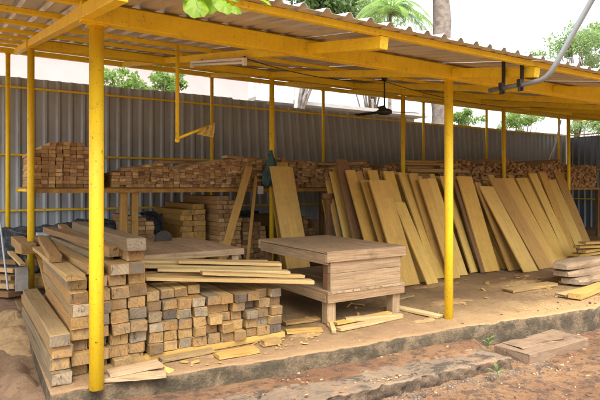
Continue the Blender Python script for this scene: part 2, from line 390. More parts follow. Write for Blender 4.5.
# floor slab: uneven top, broken front edge
def slab(name, xs, yfront, yback, top, bottom, m, ampl=.012, side_x=None):
    vs = []; fs = []
    prof = None; cols = []
    for i, x in enumerate(xs):
        yf = yfront(x); yb = yback(x); col = []
        j1 = ampl * nz(x, 0, 9, 2); j2 = ampl * 1.5 * nz(x, 0, 14, 3)
        big = ampl * 1.6 * nz(x, 0, 3.1, 5)
        col.append((x, yf + .02, bottom))
        for q in range(1, 8):
            col.append((x, yf + big * .6 + ampl * 1.4 * nz(x, q * .04, 13, 3) + ampl * .7 * nz(x, q * .04, 31, 8), bottom + (top - .018 - bottom) * q / 7))
        chip = max(0, nz(x, 0, 4.5, 11)) * .05
        col += [(x, yf + .012 + big + j1 * .6 + chip * .5, top - .007 - chip * .5), (x, yf + .035 + big + j1 + chip, top - .001 - chip * .2)]
        n = 60
        for k in range(1, n + 1):
            y = yf + .09 + (yb - yf - .09) * (k / n) ** 1.6
            col.append((x, y, top + .010 * nz(x, y, 2.2) + .008 * nz(x, y, 6.5) + .004 * nz(x, y, 19) - .006))
        col.append((x, yb, bottom)); cols.append(len(vs)); vs += col; L = len(col)
    for i in range(len(xs) - 1):
        for k in range(L - 1): fs.append((cols[i] + k, cols[i + 1] + k, cols[i + 1] + k + 1, cols[i] + k + 1))
    fs.append(tuple(range(cols[0], cols[0] + L))); fs.append(tuple(range(cols[-1], cols[-1] + L))[::-1])
    me = bpy.data.meshes.new(name); me.from_pydata(vs, [], fs)
    bm = bmesh.new(); bm.from_mesh(me); bmesh.ops.recalc_face_normals(bm, faces=bm.faces); bm.to_mesh(me); bm.free()
    me.polygons.foreach_set('use_smooth', [len(p.vertices) == 4 for p in me.polygons])
    me.materials.append(m); o = link(bpy.data.objects.new(name, me)); o['kind'] = 'structure'; return o
xs = [.52 + .025 * i for i in range(400)] + [10.52 + .06 * i for i in range(170)]
slab('concrete_floor', xs, front_edge, lambda x: 12.3, 0.0, -.36, M['floor'])
def kfront(x): return 3.40 + .075 * max(0, 4.8 - x) + .02 * math.sin(x * 2.1)
def kback(x): return 3.81 + .075 * max(0, 4.8 - x) + .02 * math.sin(x * 1.3)
slab('kerb', [-1.5 + .025 * i for i in range(250)], kfront, kback, -.165, -.40, M['kerb'], .034)

# loose litter: chips, bark and dead leaves nobody could count
def litter(name, n, fx, fy, fz, size, m, flat=.25, seed=1):
    rs = random.Random(seed); b_ = MB()
    cl = []
    for _ in range(max(8, n // 30)): q = fx(rs); cl.append((q, fy(rs, q)))
    for _ in range(n):
        x = fx(rs); y = fy(rs, x)
        if rs.random() < .7: q = rs.choice(cl); sg = rs.choice((.06, .14, .3)); x = q[0] + rs.gauss(0, sg); y = q[1] + rs.gauss(0, sg * .5)
        z = fz(x, y)
        if z is None: continue
        l = size[0] + (size[1] - size[0]) * rs.random() ** 2.5; ww = l * rs.uniform(.25, .8); h = l * flat * rs.uniform(.4, 1)
        mt = Euler((rs.uniform(-.35, .35), rs.uniform(-.35, .35), rs.uniform(0, 6.3))).to_matrix()
        b_.box((x, y, z + h * .4), (ww, l, h), mt)
    o = b_.build(name, m); o['kind'] = 'stuff'; return o
def zsurf(x, y):
    if y > front_edge(x) + .03 and x > .55: return .002
    if kfront(x) + .03 < y < kback(x) - .02 and -1.5 < x < 4.7: return -.165
    return soil_z(x, y)
litter('wood_chips', 1500, lambda r: r.uniform(-1, 11), lambda r, x: r.uniform(2.2, 4.6), zsurf, (.006, .035), M['batten'], .18, 3)
litter('pale_wood_chips', 420, lambda r: r.uniform(-1, 11), lambda r, x: r.uniform(2.2, 5.6), zsurf, (.005, .03), M['batten'], .15, 4)
litter('dead_leaves', 1300, lambda r: r.uniform(-1, 11), lambda r, x: r.uniform(2.2, 4.2), zsurf, (.012, .045), plain('dead_leaf', (.10, .055, .03), .8, .4), .12, 5)
litter('gravel', 1500, lambda r: r.uniform(1.5, 5.2), lambda r, x: 3.38 + .075 * max(0, 4.8 - x) - abs(r.gauss(0, .09)), soil_z, (.006, .022), M['gravel'], .7, 6)
litter('floor_shavings', 900, lambda r: r.uniform(1, 12), lambda r, x: r.uniform(4.4, 7), lambda x, y: .003, (.006, .03), M['batten'], .15, 8)
litter('soil_clods', 900, lambda r: r.uniform(-1.2, 11), lambda r, x: r.uniform(2.2, 4.0) if x > .6 else r.uniform(3, 8), zsurf, (.008, .035), M['soil'], .7, 9)

litter('wood_offcuts', 34, lambda r: r.uniform(2.9, 5.2), lambda r, x: r.uniform(4.5, 5.6), lambda x, y: .003, (.03, .16), M['mid_wood'], .14, 14)
litter('wood_offcuts', 18, lambda r: r.uniform(1.2, 3.0), lambda r, x: r.uniform(4.45, 4.72), lambda x, y: .003, (.03, .10), M['mid_wood'], .16, 15)
litter('wood_offcuts', 45, lambda r: r.uniform(5.5, 12), lambda r, x: r.uniform(4.6, 6.2), lambda x, y: .003, (.03, .14), M['mid_wood'], .14, 16)
def mound(name, c, rx, ry, h, m, seed=0, z0=None):
    vs = [(c[0], c[1], c[2] + h)]; fs = []; nr, na = 40, 90
    for i in range(1, nr + 1):
        t = i / nr
        for k in range(na):
            a = 2 * math.pi * k / na; q = 1 + .22 * noise.noise(Vector((math.cos(a) * 1.3, math.sin(a) * 1.3, seed)))
            x = c[0] + math.cos(a) * rx * t * q; y = c[1] + math.sin(a) * ry * t * q
            z = c[2] + h * (math.cos(math.pi * t) * .5 + .5) * (1 + .3 * nz(x, y, 4, seed)) - .03 * t + .018 * nz(x, y, 9, seed) + .008 * nz(x, y, 27, seed)
            vs.append((x, y, z))
    for k in range(na): fs.append((0, 1 + k, 1 + (k + 1) % na))
    for i in range(nr - 1):
        for k in range(na): fs.append((1 + i * na + k, 1 + (i + 1) * na + k, 1 + (i + 1) * na + (k + 1) % na, 1 + i * na + (k + 1) % na))
    o = MB().add(vs, fs).build(name, m, smooth=True); o['kind'] = 'stuff'; return o
mound('sawdust_pile', (.44, 7.0, -.13), .55, 1.7, .22, M['sawdust'], 1)
mound('earth_bank', (.36, 5.3, -.27), .34, 1.3, .22, M['soil'], 6)

for i, (x, y, rx, ry, h) in enumerate(((2.1, 4.62, .7, .12, .03), (3.1, 4.75, .5, .2, .03), (5.6, 5.0, .8, .35, .035), (7.6, 5.4, 1.1, .4, .04), (4.6, 4.5, .5, .15, .025), (9.3, 5.0, 1.0, .4, .05), (6.4, 6.0, .9, .25, .04))):
    mound('dust_drift', (x, y, -.012), rx, ry, h, M['drift'], 20 + i)

# ------------------------------------------------------------------ the shed
SL = .176
def zb(y): return 2.96 + SL * (y - 4.36)
shed = thing('timber_shed', 'long open shed with yellow painted steel posts and beams under corrugated roof sheets', 'shed', (.85, 4.36, 0))
def P(o):   # keep world placement under the shed's empty
    o.location = Vector(o.location) - Vector(o.parent.location); return o
def pipe_post(x, y, r, z1, z0=0.0, square=False):
    b_ = MB()
    if square: b_.box((0, 0, (z1 - z0) / 2), (r * 2, r * 2, z1 - z0))
    else: b_.tube([(0, 0, 0), (0, 0, z1 - z0)], r, 20)
    o = b_.build('post', M['paint'], shed, smooth=not square)
    if not square:
        for p in o.data.polygons: p.use_smooth = len(p.vertices) == 4
    o.location = (x, y, z0); P(o)
    cp = MB().box((0, 0, z1 - z0 - .006), (r * 2.6, r * 2.6, .01)).build('cap_plate', M['paint'], o)
    return o
FX = [.85, 4.90, 8.40, 12.8, 16.9, 20.6]
for x in FX: pipe_post(x, 4.40, .052 if x > 1 else .056, zb(4.36) - .078, -.02)
MX = [.77, 4.93, 8.35, 11.95, 14.95, 18.6]
for x in MX: pipe_post(x, 8.85, .05, zb(8.85) - .062)
BX = [.62, 4.9, 8.15, 11.95, 14.95, 19.2]
for x in BX: pipe_post(x, 11.75, .042, zb(11.75) - .052)
XL, XR = -2.2, 21.0
def beam(name, x0, x1, y, z, w_, h):
    o = MB().box(((x1 - x0) / 2, 0, 0), (x1 - x0, w_, h)).build(name, M['paint'], shed, bevel=.004)
    o.location = (x0, y, z); return P(o)
beam('front_beam', .72, XR, 4.36, zb(4.36), .1, .155)
beam('middle_beam', .70, XR, 8.85, zb(8.85), .1, .12)
beam('back_beam', XL, XR, 11.75, zb(11.75), .08, .10)
beam('eave_beam', .25, XR, 3.24, zb(3.24) + .078, .05, .05)
for i in range(1, 8): beam('purlin', XL, XR, 3.24 + 1.17 * i, zb(3.24 + 1.17 * i) + .078, .05, .05)
ang = math.atan(SL)
def rafter(x, y0, y1, w_=.085, h=.10):
    L = (y1 - y0) / math.cos(ang)
    o = MB().box((0, L / 2, 0), (w_, L, h)).build('rafter', M['paint'], shed, bevel=.003)
    o.rotation_euler = (ang, 0, 0); o.location = (x, y0, zb(y0)); return P(o)
for i in range(10):
    x = .765 + 2.05 * i + (.02 if i else 0)
    rafter(x, 3.22, 4.308); rafter(x, 4.412, 8.798); rafter(x, 8.902, 11.708); rafter(x, 11.792, 12.1)
# short web plates over some beams
def corrugated(name, length, height, pitch, depth, m, parent=None, top=.30, flat=.52, slope=.16, thick=True):
    """trapezoid ribs; x along, z up, ribs stand toward -y"""
    xs_, ys_ = [], []; n = int(length / pitch)
    for i in range(n):
        x = i * pitch
        for a, d in ((0, 0), (flat, 0), (flat + slope, -depth), (1 - slope, -depth)):
            xs_.append(x + a * pitch); ys_.append(d + .0015 * math.sin(i * 2.3))
    xs_.append(n * pitch); ys_.append(0)
    nz_ = max(2, int(height / .6)); vs = []; fs = []; L = len(xs_)
    for j in range(nz_ + 1):
        for i in range(L): vs.append((xs_[i], ys_[i], height * j / nz_))
    for j in range(nz_):
        for i in range(L - 1): fs.append((j * L + i, j * L + i + 1, (j + 1) * L + i + 1, (j + 1) * L + i))
    me = bpy.data.meshes.new(name); me.from_pydata(vs, [], fs); me.materials.append(m)
    o = link(bpy.data.objects.new(name, me), parent)
    if thick:
        md = o.modifiers.new('thickness', 'SOLIDIFY'); md.thickness = .0015
    return o
# roof sheets, each about a metre wide, lapped and slightly uneven
RP = .2
nsh = int((XR + .3 - XL) / 1.0)
for i in range(nsh):
    o = corrugated('roof_sheet', 1.0, 4.75, RP, .032, M['roof'], shed, flat=.60, slope=.13)
    x0 = XL + i * 1.0
    o.rotation_euler = (-(math.pi / 2 - ang), 0, 0)
    # local z -> up the slope (+y), local -y -> up
    o.rotation_euler = Euler((ang - math.pi / 2, 0, 0)); 
    y0 = 3.08 + random.uniform(-.02, .02)
    o.location = (x0, y0, zb(y0) + .108 + random.uniform(0, .004)); P(o)
    o2 = o.copy(); link(o2, shed); o2.location = Vector(o.location) + Vector((0, 4.6 * math.cos(ang), 4.6 * math.sin(ang) - .006 + .012))
# ------------------------------------------------------------------ fence behind
FP = .25
def fence_run(name, label, x0, y0, rz, length, ztop, m, shear=False):
    t = thing(name, label, 'fence', (x0, y0, 0), rz)
    n = int(round(length / 1.0))
    for i in range(n):
        o = corrugated('fence_sheet', 1.25, ztop(i) + .3, FP, .035, m, t)
        o.location = (i * 1.0, -.003 * (i % 2), -.3)
        if shear:      # the middle sheets hang out of plumb
            k_ = .13 * sstep(4, 9, i) * (1 - sstep(12, 19, i))
            for v in o.data.vertices: v.co.x += (ztop(i) + .3 - v.co.z) * k_
    for z in (3.62, 2.24, 1.10):
        r_ = MB().box((length / 2, -.062, 0), (length, .04, .04)).build('rail', M['paint'], t); r_.location = (0, 0, z)
    return t
fb = fence_run('sheet_fence', 'tall grey corrugated sheet fence along the back of the shed', -.6, 12.2, 0, 21.0,
          lambda i: (3.83 if i < 7 else 3.74 if i < 12 else 3.66) + random.uniform(-.02, .02), M['fence'], True)
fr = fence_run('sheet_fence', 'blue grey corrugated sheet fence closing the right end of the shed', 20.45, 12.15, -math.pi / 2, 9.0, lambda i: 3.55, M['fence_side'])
fl = thing('fence_corner_panel', 'narrow pale grey sheet panel at the left end of the back fence', 'fence panel', (.02, 11.95, 0))
MB().box((0.12, 0, 1.85), (.2, .03, 3.9)).build('panel', M['grey_pipe'], fl)
MB().tube([(0, -.05, -.2), (0, -.05, 3.75)], .03).build('edge_pipe', M['grey_pipe'], fl)

# ------------------------------------------------------------------ storage shelf
SZ = 1.55
shelf = thing('storage_shelf', 'long brown and yellow steel shelf carrying stacks of battens along the fence', 'shelf', (.8, 8.95, 0))
def sp(o, loc): o.location = Vector(loc) - Vector(shelf.location); return o
sp(MB().box((8.1, 0, 0), (16.2, .05, .06)).build('front_rail', M['rust_paint'], shelf), (.72, 8.93, SZ - .03))
sp(MB().box((8.1, 0, 0), (16.2, .05, .06)).build('back_rail', M['paint'], shelf), (.72, 11.2, SZ - .03))
for i in range(17): sp(MB().box((0, 1.1, 0), (.05, 2.2, .04)).build('cross_bar', M['paint'], shelf), (.78 + i * .99, 8.96, SZ - .022))
for i in range(6): sp(plank('shelf_board', .30, 16.0, .02, 'mid_wood', (0, 0, 0), parent=shelf), (8.75, 9.2 + i * .37, SZ + .012)).rotation_euler = (0, 0, math.pi / 2)
for x in (2.18, 2.36): sp(plank('upright', .11, SZ - .06, .10, 'mid_wood', (0, 0, 0), (math.pi / 2, 0, 0), parent=shelf), (x, 9.03, (SZ - .06) / 2))
for x in (6.2, 7.4, 9.6, 10.8, 13.2, 15.0, 16.8): sp(plank('upright', .09, SZ - .06, .09, 'dark_wood', (0, 0, 0), (math.pi / 2, 0, 0), parent=shelf), (x, 9.0, (SZ - .06) / 2))

SB = SZ + .024
nb = [0]
def batten(x, y, z, w_, h, L, label, group, jit=.02):
    nb[0] += 1
    return plank('batten', w_, L, h, 'batten', (x, y + L / 2 + random.uniform(-jit, jit), z), (0, 0, R(random.uniform(-.5, .5))),
                 label=label, cat='batten', group=group, rough=.002)
# tall left stack: ten columns of twelve
for c in range(10):
    x = .87 + c * .103
    nrow = 12 if 2 <= c <= 6 else (11 if c in (1, 7, 8) else 10)
    z = SB
    for r_ in range(nrow):
        h = random.uniform(.054, .064); z += h
        batten(x + random.uniform(-.004, .004), 8.97, z - h / 2, .098, h - .003, 2.0,
               '%s batten up, %s column of the tall stack at shelf left end' % (ORD[r_], ORD[c]), 'battens stacked on the shelf', .03)
# low stacks to its right
def hgt(x):
    return .22 + .14 * sstep(2.2, 2.8, x) + .05 * math.sin(x * 3.1) - .08 * sstep(2.8, 3.0, x) * (1 - sstep(3.1, 3.3, x)) + .12 * sstep(3.1, 3.6, x)
c = 0; x = 1.97
while x < 4.75:
    wd = random.choice((.095, .105, .12)); z = SB; r_ = 0; top = SB + hgt(x)
    while z < top:
        h = random.uniform(.042, .062); z += h
        batten(x + wd / 2, 8.96, z - h / 2, wd - .005, h - .003, 2.0,
               '%s batten up, %s column of low shelf stacks left of teal cloth' % (ORD[r_], ORD[c] if c < 20 else 'twenty-' + ORD[c - 20]),
               'battens stacked on the shelf', .05)
        r_ += 1
    x += wd; c += 1
# beyond the first bays: too many ends to tell apart
far = MB()
rs = random.Random(5)
x = 5.05
while x < 16.7:
    wd = rs.choice((.09, .1, .12)); z = SB
    top = SB + .46 + .08 * math.sin(x * 2.7) + .05 * math.sin(x * 7.9) - (.18 if 7.4 < x < 7.8 else 0) - (.25 if 8.2 < x < 9.6 else 0) + (.16 if x > 10 else 0)
    while z < top:
        h = rs.uniform(.045, .065); z += h
        far.box((x + wd / 2, 8.98 + 1.0 + rs.uniform(-.08, .05), z - h / 2), (wd - .006, 2.0, h - .004), rotz(R(rs.uniform(-.5, .5))))
    x += wd
fo = far.build('stacked_battens', M['batten']); fo['kind'] = 'stuff'
def island_tint():
    """every stick of the far stacks gets its own brown"""
    m, t, b = mat('far_battens', .8)
    g = N(t, 'ShaderNodeNewGeometry'); tc = N(t, 'ShaderNodeTexCoord')
    c = ramp(t, g.outputs['Random Per Island'], [(0, (.46, .29, .12)), (.3, (.30, .17, .07)), (.55, (.54, .36, .17)), (.8, (.22, .12, .055)), (1, (.40, .24, .10))])
    n = noise_(t, mapped(t, tc.outputs['Object'], (30, 2, 30)), 2, 5, .7)
    c = mix(t, math_(t, 'MULTIPLY', smooth_fac(t, n, .4, .7), .6), c, (.13, .08, .05))
    t.links.new(c, b.inputs['Base Color']); return m
fo.data.materials[0] = island_tint()
# long sticks lying loosely over the stacks
loose = [((2.1, 9.0, .33), (3.05, 9.35, .40), .12, 'long slanting plank on the low stack just right of the front left post'),
         ((2.75, 9.05, .47), (3.7, 9.9, .53), .12, 'plank end jutting over the low stacks behind the hanging pipe'),
         ((4.0, 9.0, .60), (4.85, 9.3, .58), .14, 'thick pale plank lying left of the teal cloth on the shelf stacks'),
         ((5.1, 9.2, .47), (6.5, 9.5, .52), .14, 'plank lying flat on the stacks right of the teal cloth'),
         ((6.3, 9.2, .53), (7.6, 9.4, .50), .12, 'plank lying flat on the stacks above the dark leaning board')]
for a, b_, w_, lb in loose:
    plank_between('plank', Vector(a) + Vector((0, 0, SB - .03)), Vector(b_) + Vector((0, 0, SB - .03)), w_, .05, 'batten', label=lb, cat='plank', group='long planks lying over the shelf stacks')
k = 0
for (u0, u1, v, n, Y) in ((404, 455, 158, 4, 9.0), (410, 470, 170, 3, 8.98), (485, 548, 161, 3, 9.1), (478, 530, 172, 3, 9.0), (545, 590, 160, 4, 9.3)):
    for i in range(n):
        a = on_y(u0 + random.uniform(-3, 3), v, Y + .22 * (i % 2)); b_ = on_y(u1 + random.uniform(-4, 4), v, Y + .22 * (i % 2))
        a.z = b_.z = SB + .03 + (170 - v) * .014 + .07 * i
        a.z += .20; b_.z += .22; k += 1
        plank_between('long_plank', a, b_, .16, .055, 'board' if i % 2 else 'batten', label='%s long plank counted from the left along the right half of the shelf top' % ORD[k - 1], cat='plank', group='long planks on the right half of the shelf')

# under the shelf
def plank_stack(x0, y0, cols, rows, w_, h, L, where, m='batten', rz=0, drop=None):
    for c in range(cols):
        for r_ in range(rows - (drop[c] if drop else 0)):
            plank('stored_plank', w_ - .005, L, h - .004, m, (x0 + (c + .5) * w_ + random.uniform(-.01, .01), y0 + L / 2 + random.uniform(-.05, .05), (r_ + .5) * h), (0, 0, rz + R(random.uniform(-1, 1))),
                  label='%s plank up, %s column, %s' % (ORD[r_], ORD[c], where), cat='plank', group='planks stored under the shelf')
plank_stack(2.45, 9.2, 4, 14, .15, .075, 1.9, 'stack just right of the wooden shelf upright', drop=[0, 1, 5, 6])
plank_stack(3.35, 9.5, 2, 12, .24, .105, 1.7, 'brown stack behind the saw table', 'mid_wood', drop=[1, 0])
plank_stack(3.93, 9.1, 4, 17, .115, .083, 1.9, 'stack behind the leaning brown beam', drop=[0, 0, 1, 5])
plank_stack(4.52, 9.3, 4, 11, .13, .088, 1.7, 'stack left of the teal cloth post', drop=[0, 0, 1, 2])
plank_stack(5.40, 9.2, 7, 12, .12, .08, 1.8, 'dark stack behind the bench', drop=[0, 1, 0, 1, 0, 3, 1])
def tarp(loc, L, h, d, label, seed):
    nx, ny = 46, 22; vs = []; fs = []
    for j in range(ny + 1):
        s_ = j / ny
        for i in range(nx + 1):
            x = L * i / nx; prof = min(1, s_ * 1.8)
            y = d * (s_ - .5) if s_ > .55 else -d * .5 + d * s_ * .3; z = h * math.sin(min(1, s_ * 1.7) * math.pi / 2) * (1 + .06 * math.sin(x * 2.4 + seed))
            n = noise.noise(Vector((x * 4, s_ * 6, seed))) * .09 + noise.noise(Vector((x * 11, s_ * 15, seed))) * .04
            vs.append((x, y + n * 1.2, max(.005, z + n)))
    for j in range(ny):
        for i in range(nx): q = j * (nx + 1) + i; fs.append((q, q + 1, q + nx + 2, q + nx + 1))
    o = MB().add(vs, fs).build('tarp', M['tarp'], smooth=True); o.location = loc; md = o.modifiers.new('t', 'SOLIDIFY'); md.thickness = .006
    return tag(o, label, 'tarp')
tarp((-.3, 11.0, 0), 3.6, .84, .7, 'crumpled black and blue tarp heaped under the left end of the shelf', 2)
tarp((3.0, 10.9, 0), 2.6, .98, .8, 'crumpled dark tarp glimpsed between the stored planks behind the saw', 7)

# ------------------------------------------------------------------ front stacks of square timber
TP, TH = .1395, .0935
def timber(x, y, z, w_, h, L, label, group, rz=0, rx=0, m='timber'):
    return plank('timber', w_, L, h, m, (x, y + L / 2, z), (rx, 0, rz), label=label, cat='timber', group=group)
GB = 'square timbers of the low stack beside the bench'
BZ = .062
for i, (yy, nm) in enumerate(((4.80, 'front'), (5.6, 'middle'), (6.4, 'rear'))):
    plank('bearer', .075, 1.50, .06, 'mid_wood', (2.06, yy, .030), (0, 0, math.pi / 2), label='%s bearer timber lying under the low stack of square timbers' % nm, cat='timber', group='bearers under the low stack')
for c in range(10):
    rows = 6 if c < 4 else 5 
    for r_ in range(rows):
        back = random.choice((0, 0, .01, .02, -.03, .05, .07)) + random.uniform(-.01, .01)
        if r_ == rows - 1 and c in (1, 2): back = .10
        if r_ == rows - 1 and c == 3: back = .17
        timber(1.375 + (c + .5) * TP + random.uniform(-.006, .006), 4.76 + back, BZ + (r_ + .5) * TH, TP - random.uniform(.004, .026), TH - random.uniform(.002, .008), 2.3,
               '%s timber up, %s column of the low stack left of bench' % (ORD[r_], ORD[c]), GB, R(random.uniform(-.5, .5)))
GA = 'square timbers of the tall stack behind the front left post'
heights = [8, 8, 9, 10]
AP, AH = .163, .102
for c in range(4):
    for r_ in range(heights[c]):
        back = random.choice((0, .01, .02, -.04, -.06, .05, .07)) + random.uniform(-.01, .01) - (.05 if c == 3 and r_ in (3, 5) else 0)
        timber(.692 + (c + .5) * AP + random.uniform(-.008, .008), 4.72 + back, (r_ + .5) * AH, AP - random.uniform(.006, .02), AH - .004, 2.4 if c else random.uniform(1.5, 2.4),
               '%s timber up, %s column of tall stack behind front left post' % (ORD[r_], ORD[c]), GA, R(random.uniform(-.6, .6)))
# loose timbers thrown over the tall stack
top_l = [(.73, 4.66, .835, .15, .045, 2.5, 0.6, 'thin plank on the far left top of the tall front stack'),
         (.86, 4.80, .875, .13, .08, 2.4, 2.5, 'loose square timber on top left of the tall front stack'),
         (1.00, 5.05, .90, .12, .10, 2.3, 3.5, 'loose square timber slanting behind the post on the tall stack'),
         (1.22, 4.70, 1.08, .17, .115, 2.6, 1.2, 'big dark ended timber at the top right of the tall stack'),
         (1.06, 4.95, 1.00, .13, .09, 2.5, 3.0, 'pale loose timber near the top of the tall stack'),
         (.98, 5.5, 1.02, .12, .07, 2.2, 6.0, 'crossed loose timber furthest back on the tall stack'),
         (.75, 5.5, .90, .11, .07, 2.2, -3.0, 'short loose timber along the left back of the tall stack')]
for (x, y, z, w_, h, L, a, lb) in top_l:
    timber(x, y, z, w_, h, L, lb, 'loose timbers on top of the tall stack', R(a))
# little stack on the slab edge
for r_ in range(4):
    timber(.60 + random.uniform(-.015, .015), 4.60 + random.uniform(-.04, .03), (r_ + .5) * .103, .15, .10, 2.5 - .3 * (r_ % 2),
           '%s timber up in the single column stack left of the post' % ORD[r_], 'timbers in the single column on the slab edge', R(.8))
# pale planks lying across the low stack
def flat(name, a, b_, w_, h, m, label, group, roll=0, cat='plank'):
    return plank_between(name, a, b_, w_, h, m, roll, label=label, cat=cat, group=group)
G = 'fresh pale planks lying across the low stack'
flat('pale_plank', (1.42, 5.03, .72), (3.06, 4.62, .59), .14, .035, 'yellow_plank', 'long fresh plank, frontmost and lowest of those across the low stack', G)
flat('pale_plank', (1.95, 4.93, .735), (3.02, 4.74, .632), .12, .03, 'yellow_plank', 'short fresh plank on the frontmost one, tip near the bench corner', G)
flat('pale_plank', (1.60, 5.24, .76), (2.92, 4.86, .665), .13, .032, 'yellow_plank', 'fresh plank in the middle of those across the low stack', G)
flat('pale_plank', (1.45, 5.50, .775), (2.90, 5.02, .70), .14, .035, 'yellow_plank', 'fresh plank second from the back across the low stack', G)
flat('pale_plank', (1.85, 5.34, .81), (2.88, 4.98, .745), .15, .03, 'yellow_plank', 'short bright yellow plank on top of the others across the low stack', G)
flat('pale_plank', (1.35, 5.28, .70), (2.60, 5.22, .67), .15, .06, 'timber', 'thick brown plank underneath the fresh planks on the low stack', G)
flat('pale_plank', (1.45, 5.66, .80), (2.85, 5.20, .735), .15, .035, 'yellow_plank', 'fresh plank furthest back across the low stack', G)

# ------------------------------------------------------------------ benches
def bench(name, label, x0, x1, y0, y1, H, top_h, inner, saw=False):
    t = thing(name, label, 'bench' if not saw else 'saw table', ((x0 + x1) / 2, (y0 + y1) / 2, 0))
    ox, oy = (x0 + x1) / 2, (y0 + y1) / 2
    def q(n_, w_, L, h, m, c, rot=(0, 0, 0)):
        return plank(n_, w_, L, h, m, (c[0] - ox, c[1] - oy, c[2]), rot, parent=t, rough=.003)
    W, D = x1 - x0, y1 - y0; n = 5; pw = W / n
    for i in range(n): q('top_board', pw - .004, D - .10, .028, 'grey_wood', (x0 + (i + .5) * pw, (y0 + y1) / 2, H - .014 + random.uniform(0, .002)))
    # edge frame round the top
    for yy in (y0 + .025, y1 - .025): q('top_edge', top_h, W + .03, .05, 'grey_wood', ((x0 + x1) / 2, yy, H - top_h / 2 + .001), (0, math.pi / 2, math.pi / 2))
    for xx in (x0 + .022, x1 - .022): q('top_edge', top_h - .006, D - .10, .04, 'grey_wood', (xx, (y0 + y1) / 2, H - top_h / 2 - .032), (0, math.pi / 2, 0))
    if inner:
        zt, zm = H - top_h, .33
        for k_, (za, zc) in enumerate(((zm + .06, zm + .255), (zm + .26, zt - .004))):
            q('front_board', zc - za, W - .10, .03, 'grey_wood', ((x0 + x1) / 2 + .01, y0 + .055, (za + zc) / 2), (0, math.pi / 2, math.pi / 2))
            q('side_board', zc - za, D * .30, .03, 'grey_wood', (x1 - .05, y0 + .07 + D * .15, (za + zc) / 2), (0, math.pi / 2, 0))
            q('side_board', zc - za, D * .06, .03, 'dark_wood', (x0 + .06, y0 + .07 + D * .03, (za + zc) / 2), (0, math.pi / 2, 0))
        n2 = 5
        for i in range(n2): q('lower_board', W / n2 - .004, D, .03, 'grey_wood', (x0 + (i + .5) * W / n2, (y0 + y1) / 2, zm + .045))
        for yy in (y0 + .03, y1 - .03): q('lower_rail', .10, W, .05, 'grey_wood', ((x0 + x1) / 2, yy, zm - .022), (0, math.pi / 2, math.pi / 2))
        for xx in (x0 + .02, x1 - .02): q('lower_rail', .10, D - .12, .04, 'grey_wood', (xx, (y0 + y1) / 2, zm - .022), (0, math.pi / 2, 0))
        for xx in (x0 + .09, x1 - .09):
            for yy in (y0 + .12, y1 - .12):
                q('leg', .12, zm - .072, .12, 'grey_wood', (xx, yy, (zm - .072) / 2), (math.pi / 2, 0, 0))
                q('upper_post', .07, H - top_h - zm - .065, .07, 'dark_wood', (xx, yy + (.03 if yy < oy else 0), (H - top_h + zm + .06) / 2), (math.pi / 2, 0, 0))
    else:
        for xx in (x0 + .08, x1 - .08):
            for yy in (y0 + .09, y1 - .09): q('leg', .09, H - top_h, .09, 'grey_wood', (xx, yy, (H - top_h) / 2), (math.pi / 2, 0, 0))
    return t
bench('work_bench', 'heavy weathered timber work bench with boxed front and low shelf', 3.44, 4.62, 4.86, 6.55, .85, .125, True)
stb = bench('saw_table', 'low plank topped saw table with dark round blade behind the pale planks', 1.50, 2.76, 5.66, 7.35, .85, .07, False, True)
b_ = MB(); n = 36; vs = []
for s_ in (-.003, .003):
    for k in range(n):
        rr = .13 if k % 2 else .12; a = 2 * math.pi * k / n; vs.append((rr * math.cos(a), s_, rr * math.sin(a)))
fs = [tuple(range(n)), tuple(range(2 * n - 1, n - 1, -1))] + [(k, n + k, n + (k + 1) % n, (k + 1) % n) for k in range(n)]
bl = b_.add(vs, fs).build('saw_blade', M['steel'], stb); bl.location = Vector((2.22, 7.0, .868)) - Vector(stb.location); bl.rotation_euler = (0, 0, R(8))
cv = MB(); vs = []; n = 16
for s_ in (-.02, .02):
    for k in range(n + 1):
        a = math.pi * k / n; vs.append((.125 * math.cos(a), s_ * .8, .115 * math.sin(a)))
cv.add(vs, [tuple(range(n + 1)), tuple(range(2 * n + 1, n, -1))] + [(k, n + 1 + k, n + 2 + k, k + 1) for k in range(n)] + [(0, n, 2 * n + 1, n + 1)])
gu = cv.build('blade_guard', M['black'], stb); gu.location = Vector((2.22, 7.06, .851)) - Vector(stb.location); gu.rotation_euler = (0, 0, R(8))

# planks and scraps around the bench and on the floor
GS = 'scrap planks lying on the shed floor'
def scrap(u0, v0, u1, v1, w_, h, m, lb, z=0.0, dz=0.0):
    a = on_z(u0, v0, z); b_ = on_z(u1, v1, z + dz); a.z += h / 2 + .003; b_.z += h / 2 + .003
    return flat('scrap_plank', a, b_, w_, h, m, lb, GS)
scrap(338, 331, 398, 318, .10, .03, 'batten', 'pale scrap plank on the floor just in front of the bench')
scrap(335, 325, 390, 314, .08, .03, 'board', 'scrap plank on the floor half under the bench front')
scrap(395, 308, 440, 318, .12, .03, 'yellow_plank', 'pale scrap plank pointing away from the bench toward the middle post')
scrap(286, 333, 322, 331, .12, .025, 'mid_wood', 'flat scrap plank on the floor left of the bench leg')
scrap(284, 325, 318, 320, .10, .03, 'timber', 'small scrap plank under the left end of the bench')
scrap(345, 322, 402, 318, .07, .05, 'batten', 'square scrap batten lying under the bench right leg', .0)
scrap(329, 318, 334, 334, .05, .04, 'yellow_plank', 'short stub of plank by the front left bench leg')
scrap(103, 371, 146, 365, .13, .035, 'timber', 'weathered scrap plank next to the base of the front left post', 0)
scrap(104, 381, 166, 376, .12, .03, 'grey_wood', 'pale scrap plank at the slab edge beside the front left post', 0)
scrap(108, 376, 160, 366, .13, .035, 'grey_wood', 'long pale scrap plank behind the edge one by the front post', .032)
scrap(160, 362, 212, 352, .10, .03, 'timber', 'scrap plank lying in front of the low timber stack', 0)
scrap(216, 358, 256, 351, .16, .035, 'mid_wood', 'broad tan scrap plank at the slab edge before the low stack', 0)
